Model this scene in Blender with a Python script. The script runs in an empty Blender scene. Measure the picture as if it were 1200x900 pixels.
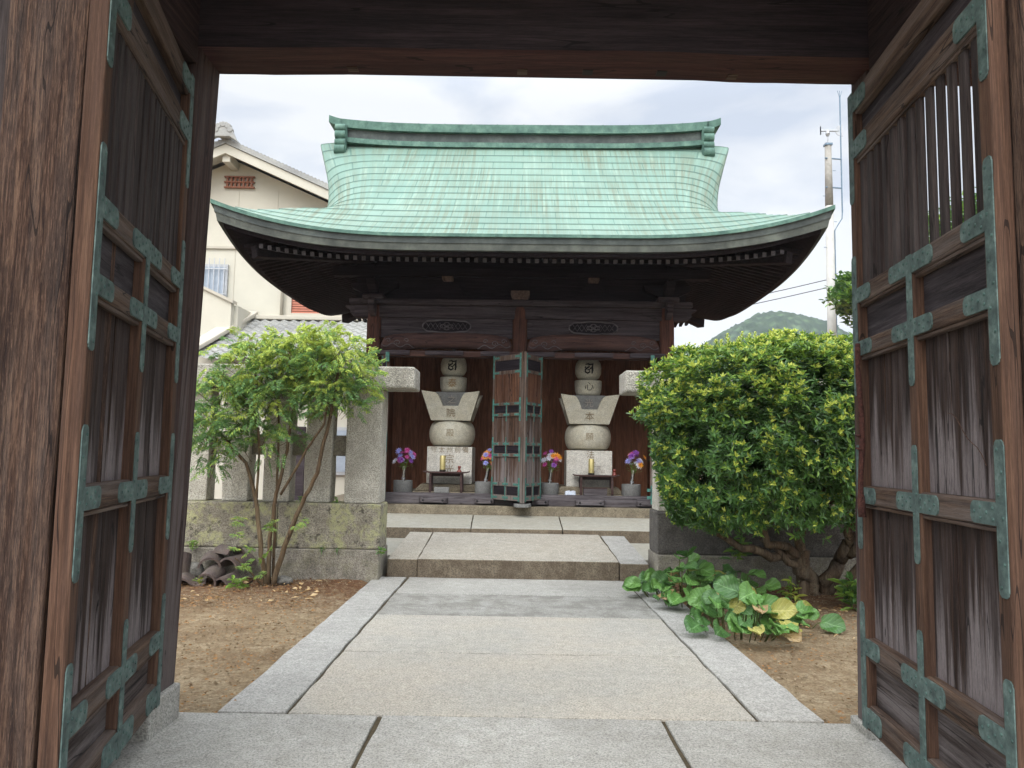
import bpy, bmesh, math, random
from math import sin, cos, pi, radians, sqrt, atan2, hypot
from mathutils import Vector, Matrix, noise
random.seed(7)
S = bpy.context.scene
COL = S.collection

# ------------------------------------------------------------------ camera
cam_d = bpy.data.cameras.new('camera'); cam = bpy.data.objects.new('camera', cam_d); COL.objects.link(cam)
S.camera = cam
P_, R_ = radians(5.2), radians(0.95)
fwd = Vector((0, cos(P_), sin(P_))); up0 = Vector((0, -sin(P_), cos(P_))); r0 = Vector((1, 0, 0))
right = r0*cos(R_) + up0*sin(R_); up = up0*cos(R_) - r0*sin(R_)
cam.matrix_world = Matrix(((right.x, up.x, -fwd.x, 0), (right.y, up.y, -fwd.y, 0), (right.z, up.z, -fwd.z, 1.5), (0, 0, 0, 1)))
cam_d.sensor_width = 36; cam_d.lens = 27.0; cam_d.clip_end = 3000; cam_d.clip_start = 0.05

# ------------------------------------------------------------------ sky, sun, exposure
SUN_EL, SUN_ROT = radians(44), radians(200)
w = bpy.data.worlds.new('World'); S.world = w; w.use_nodes = True
nt = w.node_tree; nt.nodes.clear()
def wn(t, **k):
    n = nt.nodes.new(t)
    for a, b in k.items(): setattr(n, a, b)
    return n
out = wn('ShaderNodeOutputWorld'); bg = wn('ShaderNodeBackground'); bg.inputs['Strength'].default_value = 0.1
sky = wn('ShaderNodeTexSky', sky_type='NISHITA'); sky.sun_disc = False; sky.sun_elevation = SUN_EL; sky.sun_rotation = SUN_ROT
tc = wn('ShaderNodeTexCoord'); mp = wn('ShaderNodeMapping'); mp.inputs['Scale'].default_value = (1.0, 1.0, 2.6); mp.inputs['Location'].default_value = (3.2, 0.4, 0.3)
n1 = wn('ShaderNodeTexNoise'); n1.inputs['Scale'].default_value = 3.6; n1.inputs['Detail'].default_value = 7; n1.inputs['Roughness'].default_value = 0.5
n1.inputs['Distortion'].default_value = 0.25
cr = wn('ShaderNodeValToRGB')
cr.color_ramp.elements[0].position = 0.40; cr.color_ramp.elements[0].color = (3.9, 4.3, 5.0, 1)
cr.color_ramp.elements[1].position = 0.56; cr.color_ramp.elements[1].color = (5.8, 5.9, 6.0, 1)
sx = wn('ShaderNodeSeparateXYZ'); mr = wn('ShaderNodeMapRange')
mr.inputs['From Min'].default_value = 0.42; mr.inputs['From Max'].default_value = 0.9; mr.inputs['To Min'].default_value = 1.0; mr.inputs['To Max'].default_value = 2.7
mul = wn('ShaderNodeVectorMath', operation='SCALE'); mix = wn('ShaderNodeMix', data_type='RGBA'); mix.inputs['Factor'].default_value = 0.93
L = nt.links.new
L(tc.outputs['Generated'], mp.inputs['Vector']); L(mp.outputs['Vector'], n1.inputs['Vector']); L(n1.outputs['Fac'], cr.inputs['Fac'])
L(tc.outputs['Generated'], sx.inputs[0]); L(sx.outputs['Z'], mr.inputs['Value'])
# the cloud is brighter round the hidden sun
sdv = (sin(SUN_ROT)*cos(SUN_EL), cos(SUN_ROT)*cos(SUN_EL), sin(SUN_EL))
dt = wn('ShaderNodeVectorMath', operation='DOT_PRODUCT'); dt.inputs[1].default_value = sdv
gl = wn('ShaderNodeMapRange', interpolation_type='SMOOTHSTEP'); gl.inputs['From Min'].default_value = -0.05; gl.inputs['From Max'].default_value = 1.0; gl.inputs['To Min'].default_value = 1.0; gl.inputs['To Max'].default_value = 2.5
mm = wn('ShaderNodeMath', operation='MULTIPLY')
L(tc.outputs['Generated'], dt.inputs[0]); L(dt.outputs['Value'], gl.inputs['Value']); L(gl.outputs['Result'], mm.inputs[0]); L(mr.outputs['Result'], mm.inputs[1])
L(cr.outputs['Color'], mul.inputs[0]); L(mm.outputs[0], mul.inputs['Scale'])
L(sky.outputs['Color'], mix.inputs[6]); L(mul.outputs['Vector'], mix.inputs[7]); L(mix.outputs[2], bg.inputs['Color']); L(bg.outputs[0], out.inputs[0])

sd = bpy.data.lights.new('sun', 'SUN'); sd.energy = 1.5; sd.angle = radians(40); sd.color = (1.0, 0.96, 0.9)
sun = bpy.data.objects.new('sun', sd); COL.objects.link(sun)
sdir = Vector((sin(SUN_ROT)*cos(SUN_EL), cos(SUN_ROT)*cos(SUN_EL), sin(SUN_EL)))
sun.rotation_euler = sdir.to_track_quat('Z', 'Y').to_euler()
S.view_settings.view_transform = 'Standard'; S.view_settings.look = 'None'; S.view_settings.gamma = 1; S.view_settings.exposure = 0.74
S.view_settings.use_curve_mapping = False
S.render.engine = 'CYCLES'
S.cycles.max_bounces = 8; S.cycles.diffuse_bounces = 5

# ------------------------------------------------------------------ helpers
class MB:
    def __init__(s): s.v = []; s.f = []; s.m = []; s.uv = None
    def add(s, vs, fs, mi=0):
        o = len(s.v); s.v.extend([tuple(v) for v in vs]); s.f.extend([tuple(i+o for i in f) for f in fs]); s.m.extend([mi]*len(fs)); return s
    def box(s, x0, x1, y0, y1, z0, z1, mi=0):
        return s.add([(x0,y0,z0),(x1,y0,z0),(x1,y1,z0),(x0,y1,z0),(x0,y0,z1),(x1,y0,z1),(x1,y1,z1),(x0,y1,z1)],
                     [(0,3,2,1),(4,5,6,7),(0,1,5,4),(1,2,6,5),(2,3,7,6),(3,0,4,7)], mi)
    def hexa(s, p, mi=0):   # 8 points like box
        return s.add(p, [(0,3,2,1),(4,5,6,7),(0,1,5,4),(1,2,6,5),(2,3,7,6),(3,0,4,7)], mi)
    def bar(s, a, b, w_, h_, mi=0, upv=(0,0,1)):
        a = Vector(a); b = Vector(b); d = (b-a).normalized(); u = Vector(upv); r = d.cross(u)
        if r.length < 1e-4: r = Vector((1,0,0))
        r.normalize(); u = r.cross(d).normalized(); r *= w_/2; u *= h_/2
        return s.hexa([a-r-u, a+r-u, b+r-u, b-r-u, a-r+u, a+r+u, b+r+u, b-r+u], mi)
    def tube(s, pts, rad, n=8, mi=0, cap=True):
        pts = [Vector(p) for p in pts]
        if not hasattr(rad, '__len__'): rad = [rad]*len(pts)
        vs = []; ref = Vector((0.13, 0.31, 0.94))
        for i, p in enumerate(pts):
            d = (pts[min(i+1, len(pts)-1)] - pts[max(i-1, 0)]).normalized()
            a = d.cross(ref)
            if a.length < 0.05: a = d.cross(Vector((1, 0, 0)))
            a.normalize(); b = d.cross(a).normalized()
            for k in range(n):
                t = 2*pi*k/n; vs.append(p + (a*cos(t) + b*sin(t))*rad[i])
        fs = [(i*n+k, i*n+(k+1) % n, (i+1)*n+(k+1) % n, (i+1)*n+k) for i in range(len(pts)-1) for k in range(n)]
        if cap: fs.append(tuple(range(n))[::-1]); fs.append(tuple((len(pts)-1)*n+k for k in range(n)))
        return s.add(vs, fs, mi)
    def lathe(s, prof, c=(0,0,0), n=32, mi=0):   # prof [(r,z)]
        vs = [(c[0]+r*cos(2*pi*k/n), c[1]+r*sin(2*pi*k/n), c[2]+z) for r, z in prof for k in range(n)]
        m = len(prof)
        fs = [(i*n+k, i*n+(k+1) % n, (i+1)*n+(k+1) % n, (i+1)*n+k) for i in range(m-1) for k in range(n)]
        fs.append(tuple(range(n))[::-1]); fs.append(tuple((m-1)*n+k for k in range(n)))
        return s.add(vs, fs, mi)
    def prism(s, poly, a0, a1, axis='y', mi=0):  # polygon in the plane of the two other axes
        def mk(p, a):
            return {'y': (p[0], a, p[1]), 'x': (a, p[0], p[1]), 'z': (p[0], p[1], a)}[axis]
        n = len(poly); vs = [mk(p, a0) for p in poly] + [mk(p, a1) for p in poly]
        fs = [tuple(range(n)), tuple(range(n, 2*n))[::-1]] + [(i, i+n, (i+1) % n+n, (i+1) % n) for i in range(n)]
        return s.add(vs, fs, mi)
    def dome(s, c, r, nrm=(0,-1,0), n=6, mi=0, flat=0.6):
        c = Vector(c); q = Vector(nrm).to_track_quat('Z', 'Y')
        vs = []
        for a, h in ((1, 0), (0.75, 0.65)):
            for k in range(n): vs.append(c + q @ Vector((r*a*cos(2*pi*k/n), r*a*sin(2*pi*k/n), r*h*flat)))
        vs.append(c + q @ Vector((0, 0, r*flat)))
        fs = [(k, (k+1) % n, n+(k+1) % n, n+k) for k in range(n)] + [(n+k, n+(k+1) % n, 2*n) for k in range(n)]
        return s.add(vs, fs, mi)
    def xf(s, M):
        s.v = [tuple(M @ Vector(v)) for v in s.v]; return s
    def build(s, name, mats, parent=None, smooth=False, bevel=0, seg=2, loc=None, rot=None, fix=True, auto=None):
        me = bpy.data.meshes.new(name); me.from_pydata(s.v, [], s.f)
        if not isinstance(mats, (list, tuple)): mats = [mats]
        for m in mats: me.materials.append(m)
        me.polygons.foreach_set('material_index', s.m)
        if s.uv:
            ul = me.uv_layers.new(name='UVMap')
            for lp in me.loops: ul.data[lp.index].uv = s.uv[lp.vertex_index]
        if fix:
            bm = bmesh.new(); bm.from_mesh(me); bmesh.ops.recalc_face_normals(bm, faces=bm.faces); bm.to_mesh(me); bm.free()
        if smooth: me.polygons.foreach_set('use_smooth', [True]*len(me.polygons))
        if auto is not None: me.set_sharp_from_angle(angle=radians(auto))
        o = bpy.data.objects.new(name, me); COL.objects.link(o)
        if parent: o.parent = parent
        if loc: o.location = loc
        if rot: o.rotation_euler = rot
        if bevel:
            b = o.modifiers.new('bevel', 'BEVEL'); b.width = bevel; b.segments = seg; b.limit_method = 'ANGLE'; b.angle_limit = radians(40)
        return o
def empty(name, loc=(0,0,0), rz=0, **k):
    o = bpy.data.objects.new(name, None); COL.objects.link(o); o.location = loc; o.rotation_euler = (0, 0, rz); o.empty_display_size = 0.2
    tag(o, **k); return o
def tag(o, label=None, cat=None, group=None, kind=None):
    if label: o['label'] = label
    if cat: o['category'] = cat
    if group: o['group'] = group
    if kind: o['kind'] = kind
    return o
def lin(r, g, b):
    f = lambda c: (c/255/12.92) if c/255 <= 0.04045 else ((c/255+0.055)/1.055)**2.4
    return (f(r), f(g), f(b), 1)
def fbm(x, y, z=0, o=4): return noise.fractal(Vector((x, y, z)), 1.0, 2.0, o)

# ------------------------------------------------------------------ materials
class NT:
    def __init__(s, name, rough=0.8, spec=0.3):
        s.m = bpy.data.materials.new(name); s.m.use_nodes = True; s.t = s.m.node_tree
        s.b = s.t.nodes['Principled BSDF']; s.b.inputs['Roughness'].default_value = rough; s.b.inputs['Specular IOR Level'].default_value = spec
        s.tc = s.n('ShaderNodeTexCoord'); s.obj = s.tc.outputs['Object']
    def n(s, t, **k):
        x = s.t.nodes.new(t)
        for a, b in k.items(): setattr(x, a, b)
        return x
    def l(s, a, b): s.t.links.new(a, b)
    def map(s, sc=(1,1,1), src=None, loc=(0,0,0), rot=(0,0,0)):
        x = s.n('ShaderNodeMapping'); x.inputs['Scale'].default_value = sc; x.inputs['Location'].default_value = loc; x.inputs['Rotation'].default_value = rot
        s.l(src or s.obj, x.inputs['Vector']); return x.outputs['Vector']
    def noise(s, scale, detail=4, rough=0.55, src=None, dist=0):
        x = s.n('ShaderNodeTexNoise'); x.inputs['Scale'].default_value = scale; x.inputs['Detail'].default_value = detail
        x.inputs['Roughness'].default_value = rough; x.inputs['Distortion'].default_value = dist
        s.l(src or s.obj, x.inputs['Vector']); return x.outputs['Fac']
    def voro(s, scale, src=None, feat='F1', out='Distance'):
        x = s.n('ShaderNodeTexVoronoi', feature=feat); x.inputs['Scale'].default_value = scale
        s.l(src or s.obj, x.inputs['Vector']); return x.outputs[out]
    def ramp(s, fac, *st):
        x = s.n('ShaderNodeValToRGB'); e = x.color_ramp.elements
        while len(e) < len(st): e.new(0.5)
        for i, (p, c) in enumerate(st):
            e[i].position = p; e[i].color = c if hasattr(c, '__len__') else (c, c, c, 1)
        s.l(fac, x.inputs['Fac']); return x.outputs['Color']
    def mix(s, fac, a, b, mode='MIX'):
        x = s.n('ShaderNodeMix', data_type='RGBA', blend_type=mode)
        for v, i in ((fac, 0), (a, 6), (b, 7)):
            if hasattr(v, 'is_linked') or isinstance(v, bpy.types.NodeSocket): s.l(v, x.inputs[i])
            else: x.inputs[i].default_value = v
        return x.outputs[2]
    def math(s, op, a, b=0.0, clamp=False):
        x = s.n('ShaderNodeMath', operation=op); x.use_clamp = clamp
        for v, i in ((a, 0), (b, 1)):
            if isinstance(v, bpy.types.NodeSocket): s.l(v, x.inputs[i])
            else: x.inputs[i].default_value = v
        return x.outputs[0]
    def rand(s): return s.n('ShaderNodeObjectInfo').outputs['Random']
    def bump(s, h, st=0.5, d=0.01):
        x = s.n('ShaderNodeBump'); x.inputs['Strength'].default_value = st; x.inputs['Distance'].default_value = d
        s.l(h, x.inputs['Height']); s.l(x.outputs['Normal'], s.b.inputs['Normal'])
    def col(s, c):
        if isinstance(c, bpy.types.NodeSocket): s.l(c, s.b.inputs['Base Color'])
        else: s.b.inputs['Base Color'].default_value = c
        return s
    def gen(s, ax='Z'):
        x = s.n('ShaderNodeSeparateXYZ'); s.l(s.tc.outputs['Generated'], x.inputs[0]); return x.outputs[ax]

def wood(name, dark, mid, light, ax='z', grain=1.0, grey=0.0, greyc=lin(140,134,132), wash=0, bump=0.5, rough=0.85, spec=0.15, coarse=1.0, fleck=0.25):
    """grain runs along ax; grey = weathered patches; wash = bleached streaks rising from the lower end"""
    t = NT(name, rough, spec)
    def sc(c, l_): return {'z': (c, c, l_), 'x': (l_, c, c), 'y': (c, l_, c)}[ax]
    off = t.math('MULTIPLY', t.rand(), 17.0)
    cmb = t.n('ShaderNodeVectorMath', operation='ADD'); t.l(t.obj, cmb.inputs[0])
    cx = t.n('ShaderNodeCombineXYZ'); t.l(off, cx.inputs[0]); t.l(off, cx.inputs[1]); t.l(off, cx.inputs[2]); t.l(cx.outputs[0], cmb.inputs[1])
    base = cmb.outputs[0]
    g1 = t.noise(1.0, 6, 0.6, t.map(sc(38*coarse*grain, 1.3*coarse), base), 0.6)
    g2 = t.noise(1.0, 4, 0.7, t.map(sc(150*grain, 4), base))
    g3 = t.noise(1.0, 3, 0.5, t.map(sc(5, 0.7), base), 0.4)
    c = t.ramp(g1, (0.28, dark), (0.5, mid), (0.74, light))
    c = t.mix(t.ramp(g3, (0.35, 0), (0.7, 0.55)), c, dark)
    fine = t.ramp(g2, (0.42, (0.35, 0.33, 0.32, 1)), (0.58, (1, 1, 1, 1)))
    c = t.mix(0.55, c, fine, 'MULTIPLY')
    if grey > 0:
        gs = t.noise(1.0, 5, 0.65, t.map(sc(16, 0.9), base), 0.3)
        c = t.mix(t.math('MULTIPLY', t.ramp(gs, (0.42, 0), (0.66, 1)), grey), c, greyc)
    if wash > 0:
        st = t.noise(1.0, 5, 0.65, t.map(sc(13, 0.5), base), 0.5)
        gz = t.gen('Z')
        v = t.math('SUBTRACT', t.math('ADD', t.math('MULTIPLY', st, 2.9), -0.98), gz)
        c = t.mix(t.math('MULTIPLY', t.ramp(v, (0.0, 0), (0.42, 1)), wash), c, greyc)
    fl = t.noise(1.0, 3, 0.75, t.map(sc(170, 13), base), 0.3)
    if fleck > 0:
        c = t.mix(t.math('MULTIPLY', t.ramp(fl, (0.40, 1), (0.47, 0)), fleck), c, dark)
        c = t.mix(t.math('MULTIPLY', t.ramp(fl, (0.55, 0), (0.62, 1)), fleck*0.6), c, light)
    ck = t.noise(1.0, 2, 0.5, t.map(sc(9, 0.45), base, (5.3, 1.1, 8.7)), 0.2)
    ckl = t.math('LESS_THAN', t.math('ABSOLUTE', t.math('SUBTRACT', ck, 0.47)), 0.0045)
    c = t.mix(t.math('MULTIPLY', ckl, 0.75 if fleck > 0 else 0.0), c, (0.006, 0.005, 0.005, 1))
    t.col(c)
    h = t.math('ADD', t.math('ADD', t.math('MULTIPLY', g1, 1.0), t.math('MULTIPLY', g2, 0.5)), t.math('MULTIPLY', fl, fleck*1.5))
    t.bump(h, bump, 0.012)
    return t.m

W = {}
W['post'] = wood('weathered_post_wood', lin(32,24,23), lin(86,64,52), lin(128,102,84), 'z', 1.0, 0.4, lin(92,82,76), 0, 1.0, fleck=0.55)
W['gpost'] = wood('smooth_post_wood', lin(36,26,25), lin(64,46,41), lin(88,68,60), 'z', 1.2, 0.3, lin(112,104,102), 0.55, 0.35)
W['beam'] = wood('dark_beam_wood', lin(28,23,25), lin(46,38,40), lin(66,55,56), 'x', 0.8, 0.1, lin(90,80,80), 0, 0.3, 0.7)
W['beamred'] = wood('reddish_beam_wood', lin(48,30,31), lin(72,46,45), lin(92,62,58), 'x', 0.7, 0.1, lin(110,90,84), 0, 0.25, 0.7)
W['beamy'] = wood('dark_side_beam_wood', lin(32,23,24), lin(52,40,38), lin(78,60,54), 'y', 0.8, 0.1, lin(90,80,80), 0, 0.3)
W['stile'] = wood('door_stile_wood', lin(52,38,31), lin(84,61,48), lin(112,86,68), 'z', 1.3, 0.4, lin(92,72,62), 0, 0.3)
W['rail'] = wood('door_rail_wood', lin(50,38,33), lin(84,66,54), lin(116,96,80), 'x', 0.9, 0.6, lin(108,100,96), 0, 0.6)
W['panel'] = wood('door_panel_wood', lin(34,22,22), lin(70,48,44), lin(98,72,66), 'z', 0.7, 0.35, lin(138,130,134), 1.0, 0.45, greyc=lin(150,144,150)) if False else wood('door_panel_wood', lin(26,19,17), lin(50,37,31), lin(74,56,46), 'z', 1.0, 0.2, lin(124,116,116), 0.85, 0.45, fleck=0.45)
W['panelx'] = wood('door_low_panel_wood', lin(42,35,33), lin(70,61,58), lin(100,90,86), 'x', 0.7, 0.8, lin(112,105,104), 0, 0.45)
W['panelt'] = wood('door_top_panel_wood', lin(28,24,26), lin(52,46,48), lin(84,76,78), 'x', 0.6, 0.25, lin(110,104,108), 0, 0.4)
W['slat'] = wood('door_slat_wood', lin(30,24,24), lin(52,43,41), lin(76,65,61), 'z', 0.8, 0.3, lin(110,102,100), 0, 0.5)
W['hall'] = wood('hall_dark_wood', lin(36,31,34), lin(66,57,60), lin(92,82,84), 'x', 0.9, 0.35, lin(104,98,102), 0, 0.4)
W['hallz'] = wood('hall_column_wood', lin(54,38,34), lin(96,62,50), lin(120,84,68), 'z', 0.6, 0.2, lin(78,62,62), 0, 0.4)
W['hallblack'] = wood('hall_blackish_wood', lin(22,18,22), lin(36,30,35), lin(54,46,52), 'x', 0.7, 0.1, lin(60,56,62), 0, 0.3)  # near-black tone for soffit, ceiling, upper walls and brackets
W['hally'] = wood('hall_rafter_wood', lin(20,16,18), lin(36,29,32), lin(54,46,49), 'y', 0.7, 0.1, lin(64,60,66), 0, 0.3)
W['hallred'] = wood('hall_red_beam_wood', lin(56,42,40), lin(94,68,60), lin(120,92,82), 'x', 0.6, 0.45, lin(74,58,60), 0, 0.4)
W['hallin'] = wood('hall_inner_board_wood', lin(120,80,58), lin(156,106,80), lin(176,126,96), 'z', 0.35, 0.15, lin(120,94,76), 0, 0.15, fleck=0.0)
W['hallpan'] = wood('hall_door_panel_wood', lin(42,30,25), lin(80,58,44), lin(108,84,66), 'z', 1.2, 0.2, lin(128,122,122), 0.7, 0.45)
W['halllat'] = wood('hall_lattice_wood', lin(60,38,28), lin(108,72,52), lin(136,98,74), 'z', 1.0, 0.1)
W['hallsill'] = wood('hall_sill_wood', lin(60,54,56), lin(96,90,92), lin(128,122,122), 'x', 0.8, 0.5, lin(120,116,120), 0, 0.6)
W['hallstile'] = wood('hall_door_stile_wood', lin(54,40,33), lin(88,68,55), lin(116,96,82), 'z', 0.9, 0.45, lin(122,116,112), 0.6, 0.4)
W['endgrain'] = wood('hall_end_grain', lin(74,60,56), lin(104,88,80), lin(124,108,98), 'y', 0.5, 0.2, lin(120,112,110), 0, 0.3)
W['rafterend'] = wood('rafter_end_wood', lin(62,58,60), lin(82,78,80), lin(102,98,100), 'y', 0.5, 0.2, lin(120,116,118), 0, 0.2)
W['table'] = wood('offering_table_wood', lin(44,28,26), lin(70,46,42), lin(96,68,60), 'x', 0.7, 0.2, lin(110,96,94), 0, 0.2, 0.6, 0.3)

def copper(name, a, b, c, sc=14):
    t = NT(name, 0.75, 0.3)
    n_ = t.noise(sc, 6, 0.65); n2 = t.noise(sc*5, 4, 0.6)
    k = t.ramp(n_, (0.3, a), (0.52, b), (0.72, c)); k = t.mix(t.ramp(n2, (0.5, 0), (0.75, 0.5)), k, a); t.col(k)
    t.bump(n2, 0.3, 0.003); return t.m
W['copper'] = copper('verdigris_copper', lin(50,60,58), lin(76,93,89), lin(108,124,118))
W['copper_d'] = copper('dark_copper_rivet', lin(44,60,56), lin(66,88,82), lin(84,110,102))
W['copper_b'] = copper('bright_verdigris_copper', lin(50,66,64), lin(62,108,98), lin(84,136,124))
def rust():
    t = NT('rusty_iron', 0.95, 0.1); n_ = t.noise(60, 5, 0.7); t.col(t.ramp(n_, (0.3, lin(40,26,26)), (0.6, lin(82,54,48)), (0.8, lin(110,76,60)))); t.bump(n_, 1.0, 0.01); return t.m
W['rust'] = rust()

def stone(name, base, var, speck=0.35, stain=0.0, stainc=lin(70,64,58), lichen=0.0, lichc=lin(150,152,88), bump=0.4, tone=0.25, warm=None):
    t = NT(name, 0.88, 0.25)
    f = t.noise(75, 2, 0.7); f2 = t.noise(190, 2, 0.7); vd = t.voro(58); big = t.noise(1.3, 5, 0.6); mid = t.noise(7, 5, 0.65)
    c = t.mix(t.ramp(mid, (0.3, 0), (0.7, 1)), base, var)
    c = t.mix(t.ramp(big, (0.35, 0), (0.65, tone)), c, stainc)
    if warm: c = t.mix(t.ramp(t.noise(0.9, 3, 0.5, t.map((1,1,1), None, (7,3,1))), (0.42, 0), (0.62, 0.7)), c, warm)
    c = t.mix(speck, c, t.ramp(f, (0.40, (0.12,0.12,0.12,1)), (0.48, (0.95,0.95,0.95,1)), (0.60, (1.45,1.44,1.40,1))), 'MULTIPLY')
    c = t.mix(speck*0.8, c, t.ramp(f2, (0.42, (0.25,0.25,0.25,1)), (0.52, (1.1,1.1,1.1,1))), 'MULTIPLY')
    c = t.mix(min(1, speck*2.0), c, t.ramp(vd, (0.10, (0.28,0.27,0.26,1)), (0.24, (1,1,1,1))), 'MULTIPLY')
    c = t.mix(0.5, c, t.ramp(t.noise(16, 4, 0.75), (0.36, (0.72,0.71,0.69,1)), (0.6, (1.08,1.08,1.07,1))), 'MULTIPLY')
    if stain > 0:
        sn = t.noise(3.4, 8, 0.72, None, 0.3)
        c = t.mix(t.math('MULTIPLY', t.ramp(sn, (0.46, 0), (0.6, 1)), stain), c, stainc)
    if lichen > 0:
        ln = t.noise(4.2, 7, 0.62, t.map((1,1,1), None, (3,9,2)), 0.2)
        lm = t.math('MULTIPLY', t.ramp(ln, (0.47, 0), (0.56, 1)), t.ramp(t.noise(22, 5, 0.7), (0.40, 0.15), (0.54, 1)))
        c = t.mix(t.math('MULTIPLY', lm, lichen), c, lichc)
        ln2 = t.noise(11, 6, 0.7, t.map((1,1,1), None, (5,1,7)))
        c = t.mix(t.math('MULTIPLY', t.ramp(ln2, (0.56, 0), (0.63, 1)), lichen), c, lin(60,56,50))
    br = t.math('ADD', t.math('MULTIPLY', t.rand(), 0.08), 0.96)
    hs = t.n('ShaderNodeHueSaturation'); t.l(br, hs.inputs['Value']); t.l(c, hs.inputs['Color'])
    t.col(hs.outputs['Color'])
    t.bump(t.math('ADD', t.math('ADD', t.math('MULTIPLY', f, 0.9), mid), t.math('MULTIPLY', vd, 0.6)), bump, 0.012); return t.m
W['granite'] = stone('grey_granite_paving', lin(170,168,162), lin(156,154,146), 0.34, 0.0, tone=0.22)
W['granitewarm'] = stone('beige_granite_paving', lin(172,167,156), lin(158,154,143), 0.34, 0.12, lin(152,152,150), warm=lin(174,166,152))
W['granitestain'] = stone('stained_granite_paving', lin(164,162,156), lin(146,144,136), 0.34, 0.5, lin(100,96,88))
W['granitelight'] = stone('pale_granite_kerb', lin(172,170,164), lin(158,156,150), 0.30, 0.06, tone=0.18)
W['graniteface'] = stone('brown_step_granite', lin(140,128,110), lin(112,100,84), 0.4, 0.45, lin(78,66,54))  # browner and darker than the tops, used on slab sides
W['granitetop'] = stone('pale_step_granite', lin(172,167,156), lin(156,150,138), 0.4, 0.12, lin(150,140,124))
W['slabsmooth'] = stone('smooth_landing_stone', lin(160,158,148), lin(148,146,136), 0.14, 0.12, lin(150,140,118), bump=0.15)
W['fence'] = stone('pale_fence_granite', lin(200,196,184), lin(180,176,164), 0.42, 0.25, lin(140,134,122), bump=0.8)
W['fencecap'] = stone('rough_cap_granite', lin(186,182,172), lin(160,156,146), 0.5, 0.5, lin(112,108,98), bump=0.9)
W['fencebase'] = stone('lichened_base_granite', lin(168,162,146), lin(142,136,122), 0.45, 0.35, lin(100,92,80), 0.75, lin(168,168,122), 1.0)
W['fencebaser'] = stone('dark_base_granite', lin(112,108,102), lin(90,86,82), 0.4, 0.5, lin(62,58,54), 0.0, bump=0.8)
W['fencefoot'] = stone('foot_granite', lin(160,154,142), lin(138,132,120), 0.4, 0.4, lin(82,76,68), 0.15, lin(146,144,100), 0.6)
W['stupa'] = stone('tomb_granite', lin(204,201,188), lin(190,186,170), 0.28, 0.12, lin(196,182,150), tone=0.3)
W['stupa_l'] = stone('pale_tomb_granite', lin(224,222,214), lin(210,206,198), 0.3, 0.08, lin(160,150,130))
W['pot'] = stone('grey_concrete_pot', lin(132,132,130), lin(118,118,116), 0.25, 0.1, lin(100,100,98), bump=0.2)
W['plinth'] = stone('old_plinth_stone', lin(152,142,122), lin(124,114,98), 0.4, 0.45, lin(88,80,66))
W['rock'] = stone('grey_rock', lin(136,134,128), lin(112,110,104), 0.35, 0.2)
W['oldtile'] = stone('old_clay_tile', lin(96,86,84), lin(74,66,66), 0.2, 0.3, lin(120,100,88), 0.2, lin(110,104,84), 0.4)

def plain(name, c, rough=0.6, metal=0, spec=0.4, var=0.15, sc=8):
    t = NT(name, rough, spec); t.b.inputs['Metallic'].default_value = metal
    n_ = t.noise(sc, 5, 0.6); d = tuple(x*(1-var) for x in c[:3]) + (1,); e = tuple(min(1, x*(1+var)) for x in c[:3]) + (1,)
    t.col(t.ramp(n_, (0.3, d), (0.7, e))); return t.m
W['white'] = plain('white_plastic', lin(210,210,206), 0.5)
W['chrome'] = plain('steel_vase', lin(190,190,188), 0.25, 1.0)
W['brass'] = plain('brass_tube', lin(186,172,116), 0.4, 0.4, 0.5, 0.2, 30)
W['blackgl'] = plain('dark_base_glaze', lin(48,40,34), 0.4)
W['redgl'] = plain('red_brown_glaze', lin(120,52,42), 0.35)
W['inkblack'] = plain('black_ink', lin(22,22,24), 0.7)
W['inkgold'] = plain('worn_gold_carving', lin(150,112,62), 0.7)
W['inkgrey'] = plain('carved_shadow_stone', lin(134,118,94), 0.9)
W['inkpale'] = plain('pale_carving', lin(150,142,134), 0.9)
W['cream'] = plain('cream_stucco', lin(188,184,170), 0.9, 0, 0.2, 0.05, 1.5)
W['creamd'] = plain('beige_trim', lin(176,170,156), 0.85, 0, 0.2, 0.06, 2)
W['soffitc'] = plain('painted_eave', lin(186,182,168), 0.8, 0, 0.2, 0.05, 2)
W['vent'] = plain('brown_vent', lin(132,84,62), 0.7)
W['shutter'] = plain('terracotta_shutter', lin(168,108,88), 0.7, 0, 0.3, 0.08)
W['glass'] = plain('window_glass', lin(150,160,172), 0.15, 0, 0.6, 0.1)
W['alu'] = plain('aluminium_frame', lin(170,172,174), 0.4, 0.6)
W['pole'] = plain('weathered_pole', lin(168,166,160), 0.7, 0, 0.3, 0.12, 3)
W['polet'] = plain('rusty_pole_top', lin(142,138,130), 0.8, 0, 0.3, 0.2, 6)
W['steelb'] = plain('bluish_steel_mast', lin(104,124,140), 0.5, 0.2)
W['wire'] = plain('cable_black', lin(60,62,66), 0.7)
W['paper'] = plain('blue_white_wrapper', lin(200,208,220), 0.6, 0, 0.3, 0.3, 60)
W['moss'] = plain('joint_dirt', lin(74,66,52), 0.95, 0, 0.1, 0.3, 30)

def rooftile():
    t = NT('grey_roof_tile', 0.6, 0.3); n_ = t.noise(1.2, 5, 0.6); n2 = t.noise(30, 3, 0.6)
    c = t.ramp(n_, (0.3, lin(134,134,132)), (0.7, lin(160,160,154))); c = t.mix(0.4, c, t.ramp(n2, (0.4, (0.6,0.6,0.6,1)), (0.6, (1,1,1,1))), 'MULTIPLY'); t.col(c); return t.m
W['tile'] = rooftile()

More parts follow.
